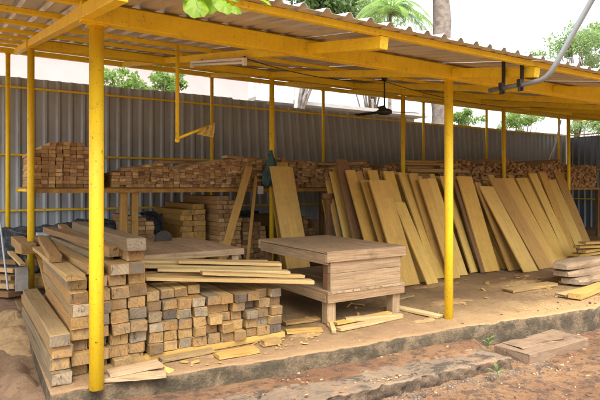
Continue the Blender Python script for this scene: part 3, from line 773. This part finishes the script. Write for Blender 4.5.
scrap(262, 346, 280, 343, .10, .05, 'timber', 'little scrap block at the right foot of the low stack', 0)
scrap(508, 292, 552, 285, .20, .04, 'timber', 'dusty scrap plank flat on the floor below the leaning boards', 0)
scrap(560, 297, 592, 290, .16, .04, 'timber', 'dusty scrap plank flat on the floor near the right post', 0)
scrap(562, 284, 600, 280, .14, .04, 'board', 'scrap plank on the floor beside the heap of rough slabs', 0)
scrap(395, 300, 412, 296, .10, .02, 'timber', 'thin offcut lying right behind the bench', 0)

# rough slabs at the right
def rough_slab(loc, L, w_, h, rz, label, m='slab_wood', grp='rough bark edged slabs heaped by the right post'):
    b_ = MB(); n = 14; vs = []; fs = []; sd_ = random.random() * 50
    for i in range(n + 1):
        y = L * (i / n - .5); q = 1 - .35 * abs(2 * i / n - 1) ** 4
        for k in range(10):
            a = 2 * math.pi * k / 10
            rr = 1 + .18 * noise.noise(Vector((math.cos(a), y * 3, sd_)))
            vs.append((w_ / 2 * q * rr * math.copysign(abs(math.cos(a)) ** .35, math.cos(a)), y, h / 2 * rr * q * math.copysign(abs(math.sin(a)) ** .3, math.sin(a))))
    for i in range(n):
        for k in range(10): fs.append((i * 10 + k, i * 10 + (k + 1) % 10, (i + 1) * 10 + (k + 1) % 10, (i + 1) * 10 + k))
    fs.append(tuple(range(10))); fs.append(tuple(n * 10 + k for k in range(10))[::-1])
    o = b_.add(vs, fs).build('rough_slab', M[m]); o.location = loc; o.rotation_euler = (0, 0, rz); return tag(o, label, 'timber slab', grp)
c0 = on_z(592, 283)
rough_slab((c0.x + .1, c0.y + .15, .07), 1.3, .42, .13, R(98), 'lowest rough grey slab in the heap by the right post')
rough_slab((c0.x + .05, c0.y + .18, .19), 1.4, .38, .12, R(93), 'middle rough slab in the heap by the right post')
rough_slab((c0.x - .0, c0.y + .2, .315), 1.45, .36, .13, R(96), 'topmost and longest rough slab in the heap by the right post')
for i in range(5):
    a = at_d(578 + 2 * i, 262 - 5 * i, 11.2 - .1 * i); a.z = .06 + .085 * i
    plank('offcut_plank', .16, 1.5, .05, 'board' if i % 2 else 'mid_wood', (a.x + .6, a.y, a.z), (R(-1.5 + i), 0, R(84 + 6 * (i % 3))), label='%s plank up in the loose pile behind the rough slabs' % ORD[i], cat='plank', group='loose planks behind the rough slabs')
plank('loose_board', .18, 1.3, .08, 'mid_wood', (on_z(578, 296).x + .35, on_z(578, 296).y, .05), (0, 0, R(100)), label='thick board lying on the dusty floor in front of the rough slabs', cat='plank')

# weathered slab lying on the soil in front
ws = thing('weathered_board', 'broken weathered board lying on the red soil at the kerb end', 'board', (5.55, 3.60, -.272), R(1))
plank('base_board', .44, 1.15, .11, 'old_wood', (0, 0, .035), (0, 0, math.pi / 2), parent=ws, rough=.008)
plank('split_layer', .26, .70, .02, 'old_wood', (-.10, .05, .094), (0, R(1.5), R(86)), parent=ws, rough=.022)

# ------------------------------------------------------------------ boards leaning in the right half
rail = thing('board_rack', 'dark timber rack rail the row of boards leans against', 'rack', (5.4, 7.75, 0))
ra, rb = Vector((5.3, 7.62, 1.42)), Vector((12.4, 8.3, 1.42))
L = (rb - ra).length; an = math.atan2(rb.y - ra.y, rb.x - ra.x)
plank('top_rail', .09, L, .09, 'dark_wood', (ra + rb) / 2 - Vector(rail.location), (0, 0, an - math.pi / 2), parent=rail)
for i in range(6):
    p = ra.lerp(rb, (i + .1) / 5.3); plank('upright', .08, 1.37, .08, 'dark_wood', Vector((p.x, p.y + .03, .685)) - Vector(rail.location), (math.pi / 2, 0, 0), parent=rail)
GLN = 'boards leaning in a row right of the bench'
def lean(tu, tv, bu, bv, w_, m='board', label='', group=GLN, dy=0.0, dx=0.0, th=.026, tw=0.0, name='leaning_board', maxy=9):
    w_ *= 1.5 if w_ >= .25 else 1.2
    B = on_z(bu, bv); B.x += dx; B.y += dy
    T = on_x(tu, tv, B.x); T.y += dy
    if T.y > maxy: T.y = maxy
    T.x = B.x + .10 * (T.y - B.y) * 0
    d = T - B; L_ = d.length
    n_ = d.normalized(); X = Vector((1, 0, 0)).cross(n_)   # thickness direction
    W = Vector((1, 0, 0)); Z = W.cross(n_)
    mt = Matrix((W, n_, Z)).transposed()
    q = mt.to_quaternion() @ Euler((0, R(tw), 0)).to_quaternion()
    o = plank(name, w_, L_, th, m, B + d / 2 + Z * 0 + Vector((0, 0, th * .3)), q.to_euler(), label=label, cat='board', group=group, rough=.003)
    return o
boards = [  # top u, v; foot u, v; width; material
 (333, 172, 357, 281, .13, 'board', 'narrow pale board leaning just left of the dark brown one'),
 (341, 160, 367, 282, .20, 'dark_wood', 'dark brown board leaning behind the bench, tallest of the row'),
 (350, 171, 381, 284, .17, 'board', 'yellowish board leaning just right of the dark brown one'),
 (357, 172, 386, 282, .16, 'mid_wood', 'brown board half hidden behind the bench top right corner'),
 (366, 181, 397, 285, .20, 'board', 'shorter yellow board leaning behind the right end of the bench'),
 (372, 171, 402, 281, .18, 'board', 'taller board peeking above the short yellow ones past the bench'),
 (378, 181, 410, 286, .28, 'board', 'wide yellow green board whose foot stands just right of bench'),
 (388, 172, 418, 280, .20, 'board', 'board behind the wide one right of the bench'),
 (399, 203, 433, 285, .22, 'board', 'shortest pale board leaning across the others left of middle post'),
 (403, 174, 439, 279, .22, 'board', 'board leaning right behind the shortest pale board'),
 (413, 174, 444, 278, .17, 'mid_wood', 'reddish brown narrow board left of the middle post'),
 (423, 180, 455, 279, .20, 'board', 'board whose foot ends just left of the middle front post'),
 (431, 179, 463, 276, .19, 'board', 'board crossing behind the middle front post'),
 (443, 177, 474, 273, .16, 'board', 'board whose top shows just left of the middle front post'),
 (464, 177, 492, 272, .29, 'board', 'broad greenish board standing just right of middle front post'),
 (455, 180, 484, 273, .14, 'dark_wood', 'dark board edge beside the broad one right of the post'),
 (477, 183, 512, 271, .15, 'mid_wood', 'narrow board in the dark gap right of the broad board'),
 (486, 187, 531, 272, .30, 'board', 'broad pale board, second broad one right of the middle post'),
 (495, 179, 546, 269, .27, 'mid_wood', 'wide brownish board right behind the second broad pale one'),
 (507, 179, 553, 266, .27, 'board', 'wide board in the middle of the right hand cluster'),
 (521, 179, 562, 261, .26, 'board', 'slim pale board ahead of the right hand cluster'),
 (532, 174, 569, 257, .24, 'board', 'fourth board from the right end of the row'),
 (542, 173, 573, 253, .22, 'board', 'third board from the right end of the row'),
 (551, 180, 580, 247, .25, 'board', 'second board from the right end of the row'),
 (558, 173, 586, 243, .25, 'mid_wood', 'last board at the right end of the leaning row')]
for k, (tu, tv, bu, bv, w_, m, lb) in enumerate(boards):
    lean(tu, tv, bu, bv, w_, m, lb, th=random.uniform(.022, .035), tw=random.uniform(-5, 5))
    nbk = 1 if k < 13 else 3
    for j in range(nbk):
        lean(tu - 2 - 3.0 * j, tv + random.uniform(-4, 9), bu - 5 - 3.5 * j, bv - 1.5, w_ * random.uniform(.5, .9), random.choice(('board', 'mid_wood')),
             'thin board edge mostly hidden behind the wider boards of the leaning row', 'hidden boards behind the leaning row', dy=.10 + .06 * j, dx=-.03, tw=random.uniform(-9, 9))
# leaning pieces left of the bench
GL2 = 'pieces leaning on the shelf left of the bench'
plank_between('leaning_beam', (3.38, 7.93, .05), (4.43, 8.84, 1.95), .14, .07, 'mid_wood', R(25), label='thick brown beam leaning left of the teal cloth', cat='beam', group=GL2)
plank_between('leaning_batten', (3.98, 8.06, .02), (4.57, 8.82, 1.77), .055, .04, 'mid_wood', R(10), label='thin batten leaning between the brown beam and teal cloth', cat='batten', group=GL2)
lean(281, 167, 300, 277, .32, 'board', 'broad yellow board leaning right of the teal cloth', GL2, maxy=8.86)
lean(276, 163, 294, 272, .30, 'board', 'board edge behind the broad yellow one by the teal cloth', GL2, dy=.06, maxy=8.9)
lean(272, 175, 289, 272, .12, 'board', 'slender board edge left of the broad yellow board', GL2, dy=.03, maxy=8.88)
lean(325, 200, 338, 276, .10, 'mid_wood', 'short stick leaning in the dark behind the bench top', GL2)

# ------------------------------------------------------------------ pile at far left
GP = 'timbers in the heap at the far left'
def lt(u0, v0, d0, u1, v1, d1, w_, h, m, lb): plank_between('heap_timber', at_d(u0, v0, d0), at_d(u1, v1, d1), w_, h, m, label=lb, cat='timber', group=GP)
lt(52, 246, 7.2, 36, 238, 9.6, .17, .13, 'timber', 'light square timber on the heap just right of the shelf post')
lt(29, 249, 7.3, 17, 240, 9.4, .20, .14, 'timber', 'thick timber on the heap left of the shelf post')
lt(54, 254, 7.3, 20, 250, 9.2, .16, .10, 'mid_wood', 'dark timber beneath the light square ones in the left heap')
lt(66, 247, 7.6, 50, 238, 9.4, .16, .12, 'timber', 'timber between the left heap and the tall stack')
lt(78, 240, 7.8, 62, 226, 9.8, .14, .07, 'batten', 'long brown timber slanting back behind the tall stack')
lt(90, 237, 7.9, 76, 226, 9.8, .14, .07, 'batten', 'second long brown timber slanting back behind the tall stack')
lt(62, 262, 7.2, 30, 262, 8.6, .14, .12, 'dark_wood', 'shadowed timber low in the heap behind the shelf post')
lt(60, 280, 7.0, 38, 282, 8.2, .14, .14, 'mid_wood', 'lowest timber in the heap behind the shelf post')
lt(20, 262, 7.6, -14, 262, 8.0, .14, .06, 'timber', 'uppermost plank of the pile at the left edge')
lt(18, 270, 7.6, -14, 268, 8.0, .16, .06, 'batten', 'second plank down in the pile at the left edge')
lt(16, 278, 7.5, -14, 275, 7.9, .15, .06, 'timber', 'third plank down in the pile at the left edge')
lt(19, 286, 7.4, -14, 284, 7.8, .15, .06, 'batten', 'fourth plank down in the pile at the left edge')
lt(15, 294, 7.4, -14, 292, 7.8, .18, .08, 'dark_wood', 'bottom plank of the pile at the left edge')
plank_between('leaning_stick', at_d(50, 297, 7.0), at_d(37, 250, 7.6), .05, .035, 'mid_wood', label='thin stick leaning against the heap right of the shelf post', cat='stick')
plank_between('leaning_stick', at_d(23, 265, 7.2), at_d(10, 252, 7.6), .07, .03, 'yellow_plank', label='pale slat slanting over the left heap left of the post', cat='stick')
plank_between('concrete_block', at_d(22, 292, 7.35), at_d(22, 268, 7.45), .17, .14, 'grey_wood', label='upright pale block standing left of the shelf post base', cat='block').data.materials[0] = M['block']
o = plank_between('plastic_box', at_d(36, 236, 9.2), at_d(49, 236, 9.3), .2, .12, 'board', label='pale blue plastic box behind the left heap', cat='box')
o.data = o.data.copy(); o.data.materials[0] = M['blue_plastic']
o = MB().tube([at_d(-2, 205, 7.6), at_d(8, 290, 7.2)], .013).build('leaning_pipe', M['fence']); tag(o, 'thin grey pipe leaning at the left edge beside the plank pile', 'pipe')

# ------------------------------------------------------------------ things hung from the shed
hb = thing('hanging_pipe_bracket', 'yellow pipe hanging from the roof with a slanting lower arm', 'bracket', (2.17, 6.3, 0))
zt = zb(6.3) + .05
MB().tube([(0, 0, zt), (0, 0, 2.19)], .024).build('drop_pipe', M['paint'], hb, smooth=True)
e = on_y(214, 124, 6.35) - Vector(hb.location)
MB().tube([(0, 0, 2.19), (e.x, e.y, e.z)], .018).build('slant_arm', M['paint'], hb, smooth=True)
MB().tube([(0, -.01, 2.19), (.001, .012, 2.155)], .03).build('joint', M['paint'], hb)
# faded yellow rag on the arm
nx, ny = 14, 10; vs = []; fs = []
A, Bp = on_y(200, 131, 6.32), on_y(214.5, 123.5, 6.32)
for j in range(ny + 1):
    for i in range(nx + 1):
        p = A.lerp(Bp, i / nx); q = j / ny; L_ = .06 + .14 * (i / nx)
        vs.append((p.x - .04 * q, p.y - .03 + .03 * math.sin(i * 1.1 + q * 2), p.z + .012 - L_ * q))
for j in range(ny):
    for i in range(nx): q = j * (nx + 1) + i; fs.append((q, q + 1, q + nx + 2, q + nx + 1))
o = MB().add(vs, fs).build('yellow_rag', M['yellow_cloth'], smooth=True); o.modifiers.new('t', 'SOLIDIFY').thickness = .006
tag(o, 'faded yellow rag hung on the slanting arm of the hanging pipe', 'rag')
# teal cloth on the middle post
nx, ny = 20, 26; vs = []; fs = []; tc_ = Vector((4.90, 8.775, 0))
prof = [(0, .02), (.08, .045), (.25, .07), (.5, .11), (.75, .14), (.9, .13), (1, .07)]
def wd(q):
    for (a, wa), (b2, wb) in zip(prof, prof[1:]):
        if q <= b2: return wa + (wb - wa) * (q - a) / (b2 - a)
    return .07
zt_, zb_ = on_y(270, 151, 8.77).z, on_y(268, 186, 8.77).z
for j in range(ny + 1):
    q = j / ny; W_ = wd(q)
    for i in range(nx):
        a = 2 * math.pi * i / nx; f_ = 1 + .30 * math.sin(5 * a + q * 5) + .14 * math.sin(9 * a + q * 9) + .5 * noise.noise(Vector((math.cos(a), math.sin(a), q * 4)))
        vs.append((tc_.x - .04 - .05 * q + W_ * 1.0 * math.cos(a) * f_, tc_.y - .03 + W_ * .5 * math.sin(a) * f_, zt_ + (zb_ - zt_) * q + .02 * math.sin(3 * a)))
for j in range(ny):
    for i in range(nx): fs.append((j * nx + i, j * nx + (i + 1) % nx, (j + 1) * nx + (i + 1) % nx, (j + 1) * nx + i))
fs.append(tuple(range(nx))); fs.append(tuple(ny * nx + i for i in range(nx))[::-1])
o = MB().add(vs, fs).build('teal_cloth', M['teal_cloth'], smooth=True); tag(o, 'dusty teal cloth tied round the yellow shelf post', 'cloth')
p = on_y(261, 190, 8.86)
o = plank('paper_sheet', .12, .15, .006, 'board', (p.x, 8.88, p.z), (math.pi / 2, 0, 0), label='small white paper card hanging at the shelf edge left of teal cloth', cat='paper', rough=.001)
o.data = o.data.copy(); o.data.materials[0] = M['paper']
# tube light below the second rafter
a = Vector((2.70, 5.5, zb(5.5) - .12)); b2 = Vector((2.70, 7.2, zb(7.2) - .12))
tl = thing('tube_light', 'unlit white tube light fixed beneath a roof rafter', 'light fitting', a)
MB().tube([(0, 0, 0), b2 - a], .016, 10).build('tube', M['white_plastic'], tl, smooth=True)
q = (b2 - a).to_track_quat('Y', 'Z')
ho = MB().box((0, (b2 - a).length / 2, .04), (.05, (b2 - a).length, .03)).build('housing', M['white_plastic'], tl, bevel=.003); ho.rotation_euler = q.to_euler()
for f_ in (0.0, 1.0): MB().box((b2 - a) * f_ + Vector((0, 0, .005)), (.045, .05, .085)).build('end_cap', M['white_plastic'], tl, bevel=.003)
for f_ in (.1, .9): p_ = (b2 - a) * f_; MB().tube([p_ + Vector((0, 0, .05)), p_ + Vector((.1, 0, .09))], .006, 6).build('bracket', M['black'], tl)
# ceiling fan
fc = Vector((5.83, 6.62, 0)); fan = thing('ceiling_fan', 'dark brown ceiling fan hanging from the shed roof behind the front beam', 'ceiling fan', fc)
zh = 2.84
MB().tube([(0, 0, zb(6.62) + .06), (0, 0, zh + .05)], .013, 8).build('rod', M['black'], fan)
MB().tube([(0, 0, zh + .05), (0, 0, zh + .045), (0, 0, zh + .02), (0, 0, zh - .03), (0, 0, zh - .05), (0, 0, zh - .06)], [.02, .07, .125, .125, .08, .03], 24).build('motor', M['black'], fan, smooth=True)
MB().tube([(0, 0, zb(6.62) - .01), (0, 0, zb(6.62) + .03), (0, 0, zb(6.62) + .05)], [.03, .05, .05], 14).build('canopy', M['black'], fan, smooth=True)
for k in range(3):
    an_ = R(-28 + 120 * k); bl = MB().box((.36, 0, 0), (.50, .12, .008)).build('blade', M['dark_wood'], fan, bevel=.003); bl.data.materials[0] = M['black']
    bl.location = (0, 0, zh); bl.rotation_euler = (R(10), 0, an_ + .2)
# conduit pipe and its clamps
xp = 4.78
cd = thing('conduit_pipe', 'bent grey steel pipe clamped to the rafter end and rising past the eave', 'pipe', (xp, 3.6, 0))
pts = [(0, .12, 2.64), (0, -.3, 2.64), (0, -.48, 2.645), (0, -.545, 2.67), (0, -.60, 2.72), (0, -.66, 2.80), (.02, -1.06, 3.42), (.03, -1.22, 3.68)]
MB().tube(pts, .026, 14).build('pipe', M['grey_pipe'], cd, smooth=True)
MB().tube([Vector(pts[6]) - Vector((.0, -.02, .03)), Vector(pts[6]) + Vector((.002, -.03, .05))], .036, 14).build('coupling', M['grey_pipe'], cd, smooth=True)
for y in (3.56, 3.34):
    c_ = MB().box((0, 0, 0), (.02, .035, .36)).build('clamp', M['black'], cd, bevel=.002); c_.location = (.025, y - 3.6, 2.76)
    MB().box((-.03, 0, -.10), (.055, .05, .075)).build('clamp_jaw', M['black'], c_, bevel=.004)
    MB().tube([(-.05, 0, -.14), (-.05, 0, -.19)], .012, 8).build('bolt', M['black'], c_)

# cables sagging under the roof
def cable(p, q, sag, label, r_=.006):
    p, q = Vector(p), Vector(q); n = 20
    pts = [p.lerp(q, i / n) - Vector((0, 0, sag * 4 * (i / n) * (1 - i / n))) for i in range(n + 1)]
    return tag(MB().tube(pts, r_, 6).build('cable', M['black']), label, 'cable')
cable((2.75, 5.6, zb(5.6) - .06), (5.83, 6.62, zb(6.62)), .10, 'thin dark cable sagging from the tube light to the fan')
cable((5.83, 6.7, zb(6.7)), (11.5, 7.3, zb(7.3) - .02), .16, 'thin dark cable running right from the ceiling fan')
p_ = on_y(560, 150, 11.9)
tag(MB().tube([on_y(561, 120, 11.5), on_y(552, 158, 11.2)], .022).build('stored_pipe', M['white_plastic']), 'thin white pipe standing in the far right back corner, left one', 'pipe', 'white pipes in the back corner')
tag(MB().tube([on_y(557, 140, 11.4), on_y(549, 160, 11.2)], .022).build('stored_pipe', M['white_plastic']), 'short thin white pipe propped beside the longer one in the corner', 'pipe', 'white pipes in the back corner')

# ------------------------------------------------------------------ plants
def leaves_np(n, centers, radii, size, squash=.8, seed=0):
    rg = np.random.default_rng(seed); ci = rg.integers(0, len(centers), n)
    d = rg.normal(size=(n, 3)); d /= np.linalg.norm(d, axis=1)[:, None]
    rr = rg.random(n) ** .45
    C_ = np.array(centers)[ci] + d * (np.array(radii)[ci] * rr)[:, None] * np.array([1, 1, squash])
    a = rg.normal(size=(n, 3)); a /= np.linalg.norm(a, axis=1)[:, None]
    b2 = np.cross(a, rg.normal(size=(n, 3))); b2 /= np.linalg.norm(b2, axis=1)[:, None]
    s_ = size * rg.uniform(.6, 1.3, n)[:, None]
    V = np.stack([C_ - a * s_, C_ + b2 * s_ * .42, C_ + a * s_, C_ - b2 * s_ * .42], 1).reshape(-1, 3)
    return V, n
def leaf_obj(name, V, n, m, parent):
    me = bpy.data.meshes.new(name); me.vertices.add(len(V)); me.vertices.foreach_set('co', V.astype(np.float32).ravel())
    me.loops.add(4 * n); me.loops.foreach_set('vertex_index', np.arange(4 * n, dtype=np.int32))
    me.polygons.add(n); me.polygons.foreach_set('loop_start', np.arange(0, 4 * n, 4, dtype=np.int32)); me.update(calc_edges=True)
    me.materials.append(m); return link(bpy.data.objects.new(name, me), parent)
def tree(label, base, trunk_r, trunk_h, crown_c, crown_r, nclump, nleaf, lsize, leafm, barkm='bark', seed=0, cat='tree', lean_=(0, 0), clump=.34, name='tree', squash=.8, fork=.6):
    t = thing(name, label, cat, base); rs = random.Random(seed)
    top = Vector((lean_[0], lean_[1], trunk_h)); b_ = MB(); n = 9
    pts = [Vector((lean_[0] * (i / n) + .15 * trunk_r * math.sin(i * 1.9 + seed), lean_[1] * (i / n), trunk_h * i / n)) for i in range(n + 1)]
    b_.tube(pts, [trunk_r * (1.25 if i == 0 else 1 - .4 * i / n) * (1 + .07 * math.sin(i * 2.7 + seed)) for i in range(n + 1)], 16)
    b_.build('trunk', M[barkm], t, smooth=True)
    cc = Vector(crown_c) - Vector(base); cen, rad = [], []
    lb = MB()
    for i in range(nclump):
        d = Vector((rs.gauss(0, 1), rs.gauss(0, 1), rs.gauss(0, 1))); d.normalize(); q = rs.random() ** .5 * .8
        c_ = cc + Vector((d.x * crown_r[0], d.y * crown_r[0], d.z * crown_r[1])) * q
        cen.append(tuple(c_)); rad.append(crown_r[0] * clump * rs.uniform(.6, 1.2))
        if i % 2 == 0:
            s0 = pts[rs.randint(int(n * fork), n)]; m_ = s0.lerp(c_, .5) + Vector((0, 0, -.1 * crown_r[1]))
            lb.tube([s0, m_, c_], [trunk_r * .35, trunk_r * .2, trunk_r * .06], 7)
    lb.build('limbs', M[barkm], t, smooth=True)
    V, n_ = leaves_np(nleaf, cen, rad, lsize, squash, seed); leaf_obj('crown', V, n_, M[leafm], t)
    return t
def g0(u, d): p = at_d(u, 186, d); return (p.x, p.y, -.42)
tree('thick grey trunk rising straight above the shed roof near the palm', g0(441, 22), .52, 11.5, at_d(445, -150, 22), (3.6, 1.8), 16, 6000, .16, 'leaf_dark', seed=1, fork=.92)
tree('airy light green tree above the right end of the roof', g0(575, 30), .22, 8.0, at_d(574, 44, 30), (3.1, 2.1), 44, 5200, .10, 'leaf_hazed', seed=2, clump=.20, lean_=(.3, 0))
tree('light green tree cut by the right frame edge above the roof', g0(618, 31), .22, 6.5, at_d(612, 55, 31), (2.2, 2.0), 24, 2600, .10, 'leaf_hazed', seed=12, clump=.2)
tree('dense green tree showing above the roof eave left of the palm', g0(292, 25), .28, 9.0, at_d(322, 0, 25), (2.2, 1.3), 30, 6500, .15, 'leaf_dark', 'pale_bark', seed=3, lean_=(.6, .2))
tree('dark leafy tree at the top centre behind the eave corner', g0(258, 27), .25, 9.0, at_d(268, -14, 27), (1.6, 1.1), 10, 3000, .15, 'leaf_dark', 'pale_bark', seed=4)
tree('broad leafed bush showing over the back fence left of centre', g0(128, 15.2), .10, 3.6, at_d(128, 86, 15.2), (1.1, .5), 26, 1500, .075, 'leaf_bright', seed=5, cat='bush', name='bush', clump=.22)
tree('leafy bush showing over the back fence beside the hanging pipe', g0(168, 15.6), .10, 3.9, at_d(166, 80, 15.6), (.95, .7), 26, 1500, .075, 'leaf_bright', seed=6, cat='bush', name='bush', clump=.22)
tree('green bush behind the fence right of the thick trunk', g0(464, 26), .12, 3.8, at_d(464, 121, 26), (1.2, .7), 22, 1400, .09, 'leaf_bright', seed=8, cat='bush', name='bush', clump=.22)
tree('green bush behind the fence near the right middle post', g0(524, 27), .12, 4.0, at_d(524, 122, 27), (1.6, .7), 24, 1800, .09, 'leaf_bright', seed=9, cat='bush', name='bush', clump=.22)
tree('pale green bush behind the far right fence corner', g0(585, 29), .12, 4.0, at_d(590, 124, 29), (2.0, .6), 24, 1800, .09, 'leaf_hazed', seed=10, cat='bush', name='bush', clump=.22)
# palm
tree('pale green tree filling in behind the palm fronds', g0(372, 42), .25, 9.0, at_d(368, 6, 42), (4.4, 2.0), 40, 6000, .13, 'leaf_hazed', seed=21, clump=.2)
pb = g0(388, 33); pm = thing('palm_tree', 'feathery palm crown above the shed roof left of the thick trunk', 'palm tree', pb)
pc = at_d(390, 10, 33) - Vector(pb); MB().tube([(0, 0, 0), (.15, 0, pc.z * .5), pc], [.16, .12, .10], 10).build('trunk', M['bark'], pm, smooth=True)
V = []; rs = random.Random(3)
fr_ = MB()
for k in range(30):
    a = 2 * math.pi * k / 30 + rs.uniform(-.15, .15); up = rs.uniform(.1, 1.6); Lf = rs.uniform(2.2, 3.0); prev = None; sp_ = []
    for i in range(13):
        q = i / 12; r_ = Lf * q * (1 - .12 * q); z = up * 1.5 * q - (1.0 + up) * 1.2 * q * q
        sp_.append(pc + Vector((math.cos(a) * r_, math.sin(a) * r_, z)))
    fr_.tube(sp_, [.03 - .002 * i for i in range(13)], 4, False)
    side = Vector((-math.sin(a), math.cos(a), 0))
    for i in range(1, 13):
        for s_ in (-1, 1):
            for h_ in (0, .5):
                p = sp_[i].lerp(sp_[i - 1], h_); ll = .55 * (1 - .5 * abs(i / 12 - .45)); e = p + side * s_ * ll + Vector((math.cos(a) * .2, math.sin(a) * .2, -.30))
                t_ = Vector((math.cos(a), math.sin(a), 0)) * .035
                V += [p - t_, p + t_, e + t_ * .3, e - t_ * .3]
fr_.build('fronds', M['leaf_stem'], pm)
leaf_obj('leaflets', np.array([tuple(v) for v in V]), len(V) // 4, M['leaf_hazed'], pm)

# leaves of an overhanging branch, close to the eave
br = thing('overhanging_branch', 'bright green round leaves hanging in at the top above the eave', 'branch', (1.25, 2.7, 2.9))
def round_leaf(c_, r_, nrm, spin, parent, tw_from):
    vs = [(0, -r_ * .95, 0)]; n = 22
    vs = []
    for k in range(n):
        a = 2 * math.pi * k / n; q = r_ * (1 - .10 * math.cos(a * 1) ** 8) * (1 + .05 * math.sin(7 * a))
        x, y = q * math.sin(a) * .92, q * math.cos(a) * (1.12 if math.cos(a) > 0 else 1)
        vs.append((x, y, -.25 * x * x / r_ - .15 * y * y / r_))
    inner = [(v[0] * .5, v[1] * .5, v[2] * .25 + (.006 if k % 3 else -.003)) for k, v in enumerate(vs)]
    allv = vs + inner + [(0, 0, 0)]
    fs = [(k, (k + 1) % n, n + (k + 1) % n, n + k) for k in range(n)] + [(n + k, n + (k + 1) % n, 2 * n) for k in range(n)]
    q = Vector(nrm).to_track_quat('Z', 'Y') @ Euler((0, 0, spin)).to_quaternion()
    o = MB().add([q @ Vector(v) + Vector(c_) - Vector(parent.location) for v in allv], fs).build('leaf', M['leaf_young'], parent, smooth=True)
    MB().tube([Vector(c_) - Vector(parent.location) + q @ Vector((0, -r_ * .9, 0)), Vector(tw_from) - Vector(parent.location)], .0025, 5).build('stalk', M['leaf_stem'], o)
leafs = [(196, 6, 2.75, .072, (-.2, -.9, .35), .4), (209, 4, 2.85, .06, (-.4, -.8, .3), 1.9), (225, 5, 2.8, .056, (-.1, -.8, .5), 2.7), (236, 9, 2.82, .036, (-.1, -.7, .5), 3.4),
         (231, -4, 2.85, .055, (.1, -.6, .8), .9), (266, 1, 2.9, .04, (.3, -.4, .9), 2.2), (203, -8, 2.8, .06, (.1, -.5, .9), 5), (248, -10, 2.8, .06, (.1, -.6, .6), 4.0), (183, -8, 2.75, .06, (.4, -.6, .6), 1.2)]
twp = [at_d(275, -20, 2.95), at_d(245, -18, 2.85), at_d(215, -14, 2.82), at_d(190, -16, 2.78), at_d(150, -40, 2.6)]
MB().tube([p - Vector(br.location) for p in twp], [.004, .006, .008, .01, .014], 8).build('twig', M['bark'], br, smooth=True)
for (u, v, d, r_, nr, sp2) in leafs:
    round_leaf(at_d(u, v, d), r_, nr, sp2, br, min(twp, key=lambda p: (p - at_d(u, v, d)).length))

def sprout(loc, label, n, h, seed):
    t = thing('seedling', label, 'plant', loc); rs = random.Random(seed)
    st = MB().tube([(0, 0, -.02), (.005, 0, h * .5), (0, .005, h)], [.004, .003, .002], 6).build('stem', M['leaf_stem'], t)
    for k in range(n):
        a = 2.4 * k; z = h * (.35 + .65 * k / n); l = h * rs.uniform(.45, .7)
        d = Vector((math.cos(a), math.sin(a), .5)); s_ = Vector((-math.sin(a), math.cos(a), 0)) * l * .22
        c_ = Vector((0, 0, z)); e = c_ + d * l; m_ = c_ + d * l * .5 + Vector((0, 0, .01))
        MB().add([c_, m_ + s_, e, m_ - s_], [(0, 1, 2, 3)]).build('leaf', M['leaf_bright'], t)
p = on_z(497, 381, -.27); sprout(p, 'small green seedling growing in the gravel at the kerb foot', 5, .15, 1)
p = on_z(489, 349, -.14); sprout(p, 'tiny green weed by the weathered board near the slab edge', 6, .12, 2)
p = on_z(511, 318, -.14); sprout(p, 'tiny weed growing from the slab edge behind the weathered board', 5, .10, 3)

# ------------------------------------------------------------------ buildings behind the fence
hp = thing('pink_building', 'plain pale pink building wall beyond the left half of the fence', 'building', (-2, 19.5, -.4))
MB().box((5.0, 2, 3.6), (13.5, 4, 7.2)).build('wall', M['wall_pink'], hp)
MB().box((5.0, 1.9, 7.3), (14.1, 4.6, .18)).build('roof', M['wall_white'], hp)
hw = thing('white_building', 'white house with dark window and flat ledge beyond the fence centre', 'building', (13.4, 22.5, -.4))
MB().box((3.5, 2.5, 3.0), (10.5, 5, 6.0)).build('wall', M['wall_white'], hw)
MB().box((3.5, 2.2, 6.1), (11.3, 6.0, .18)).build('roof', M['wall_white'], hw)
MB().box((3.5, -.35, 4.75), (10.6, .7, .12)).build('ledge', M['block'], hw)
def win(t, cx, cz, w_, h):
    f = MB().box((cx, -.03, cz), (w_ + .16, .08, h + .16)).build('window', M['wall_white'], t)
    MB().box((cx, -.075, cz), (w_, .02, h)).build('pane', M['dark_glass'], f)
    MB().box((cx, -.09, cz), (.05, .03, h)).build('mullion', M['white_plastic'], f)
win(hw, on_y(329, 0, 22.4).x - 13.4, 4.0, 1.0, 1.1); win(hw, 4.5, 4.0, 1.0, 1.1)
gw = thing('boundary_wall', 'long pale boundary wall seen beyond the fence on the right', 'wall', (18, 24, -.4))
MB().box((16, 0, 2.2), (34, .2, 4.4)).build('wall', M['wall_white'], gw)
MB().box((16, 0, 4.46), (34, .32, .12)).build('coping', M['block'], gw)
print('battens', nb[0], 'objects', len(bpy.data.objects))
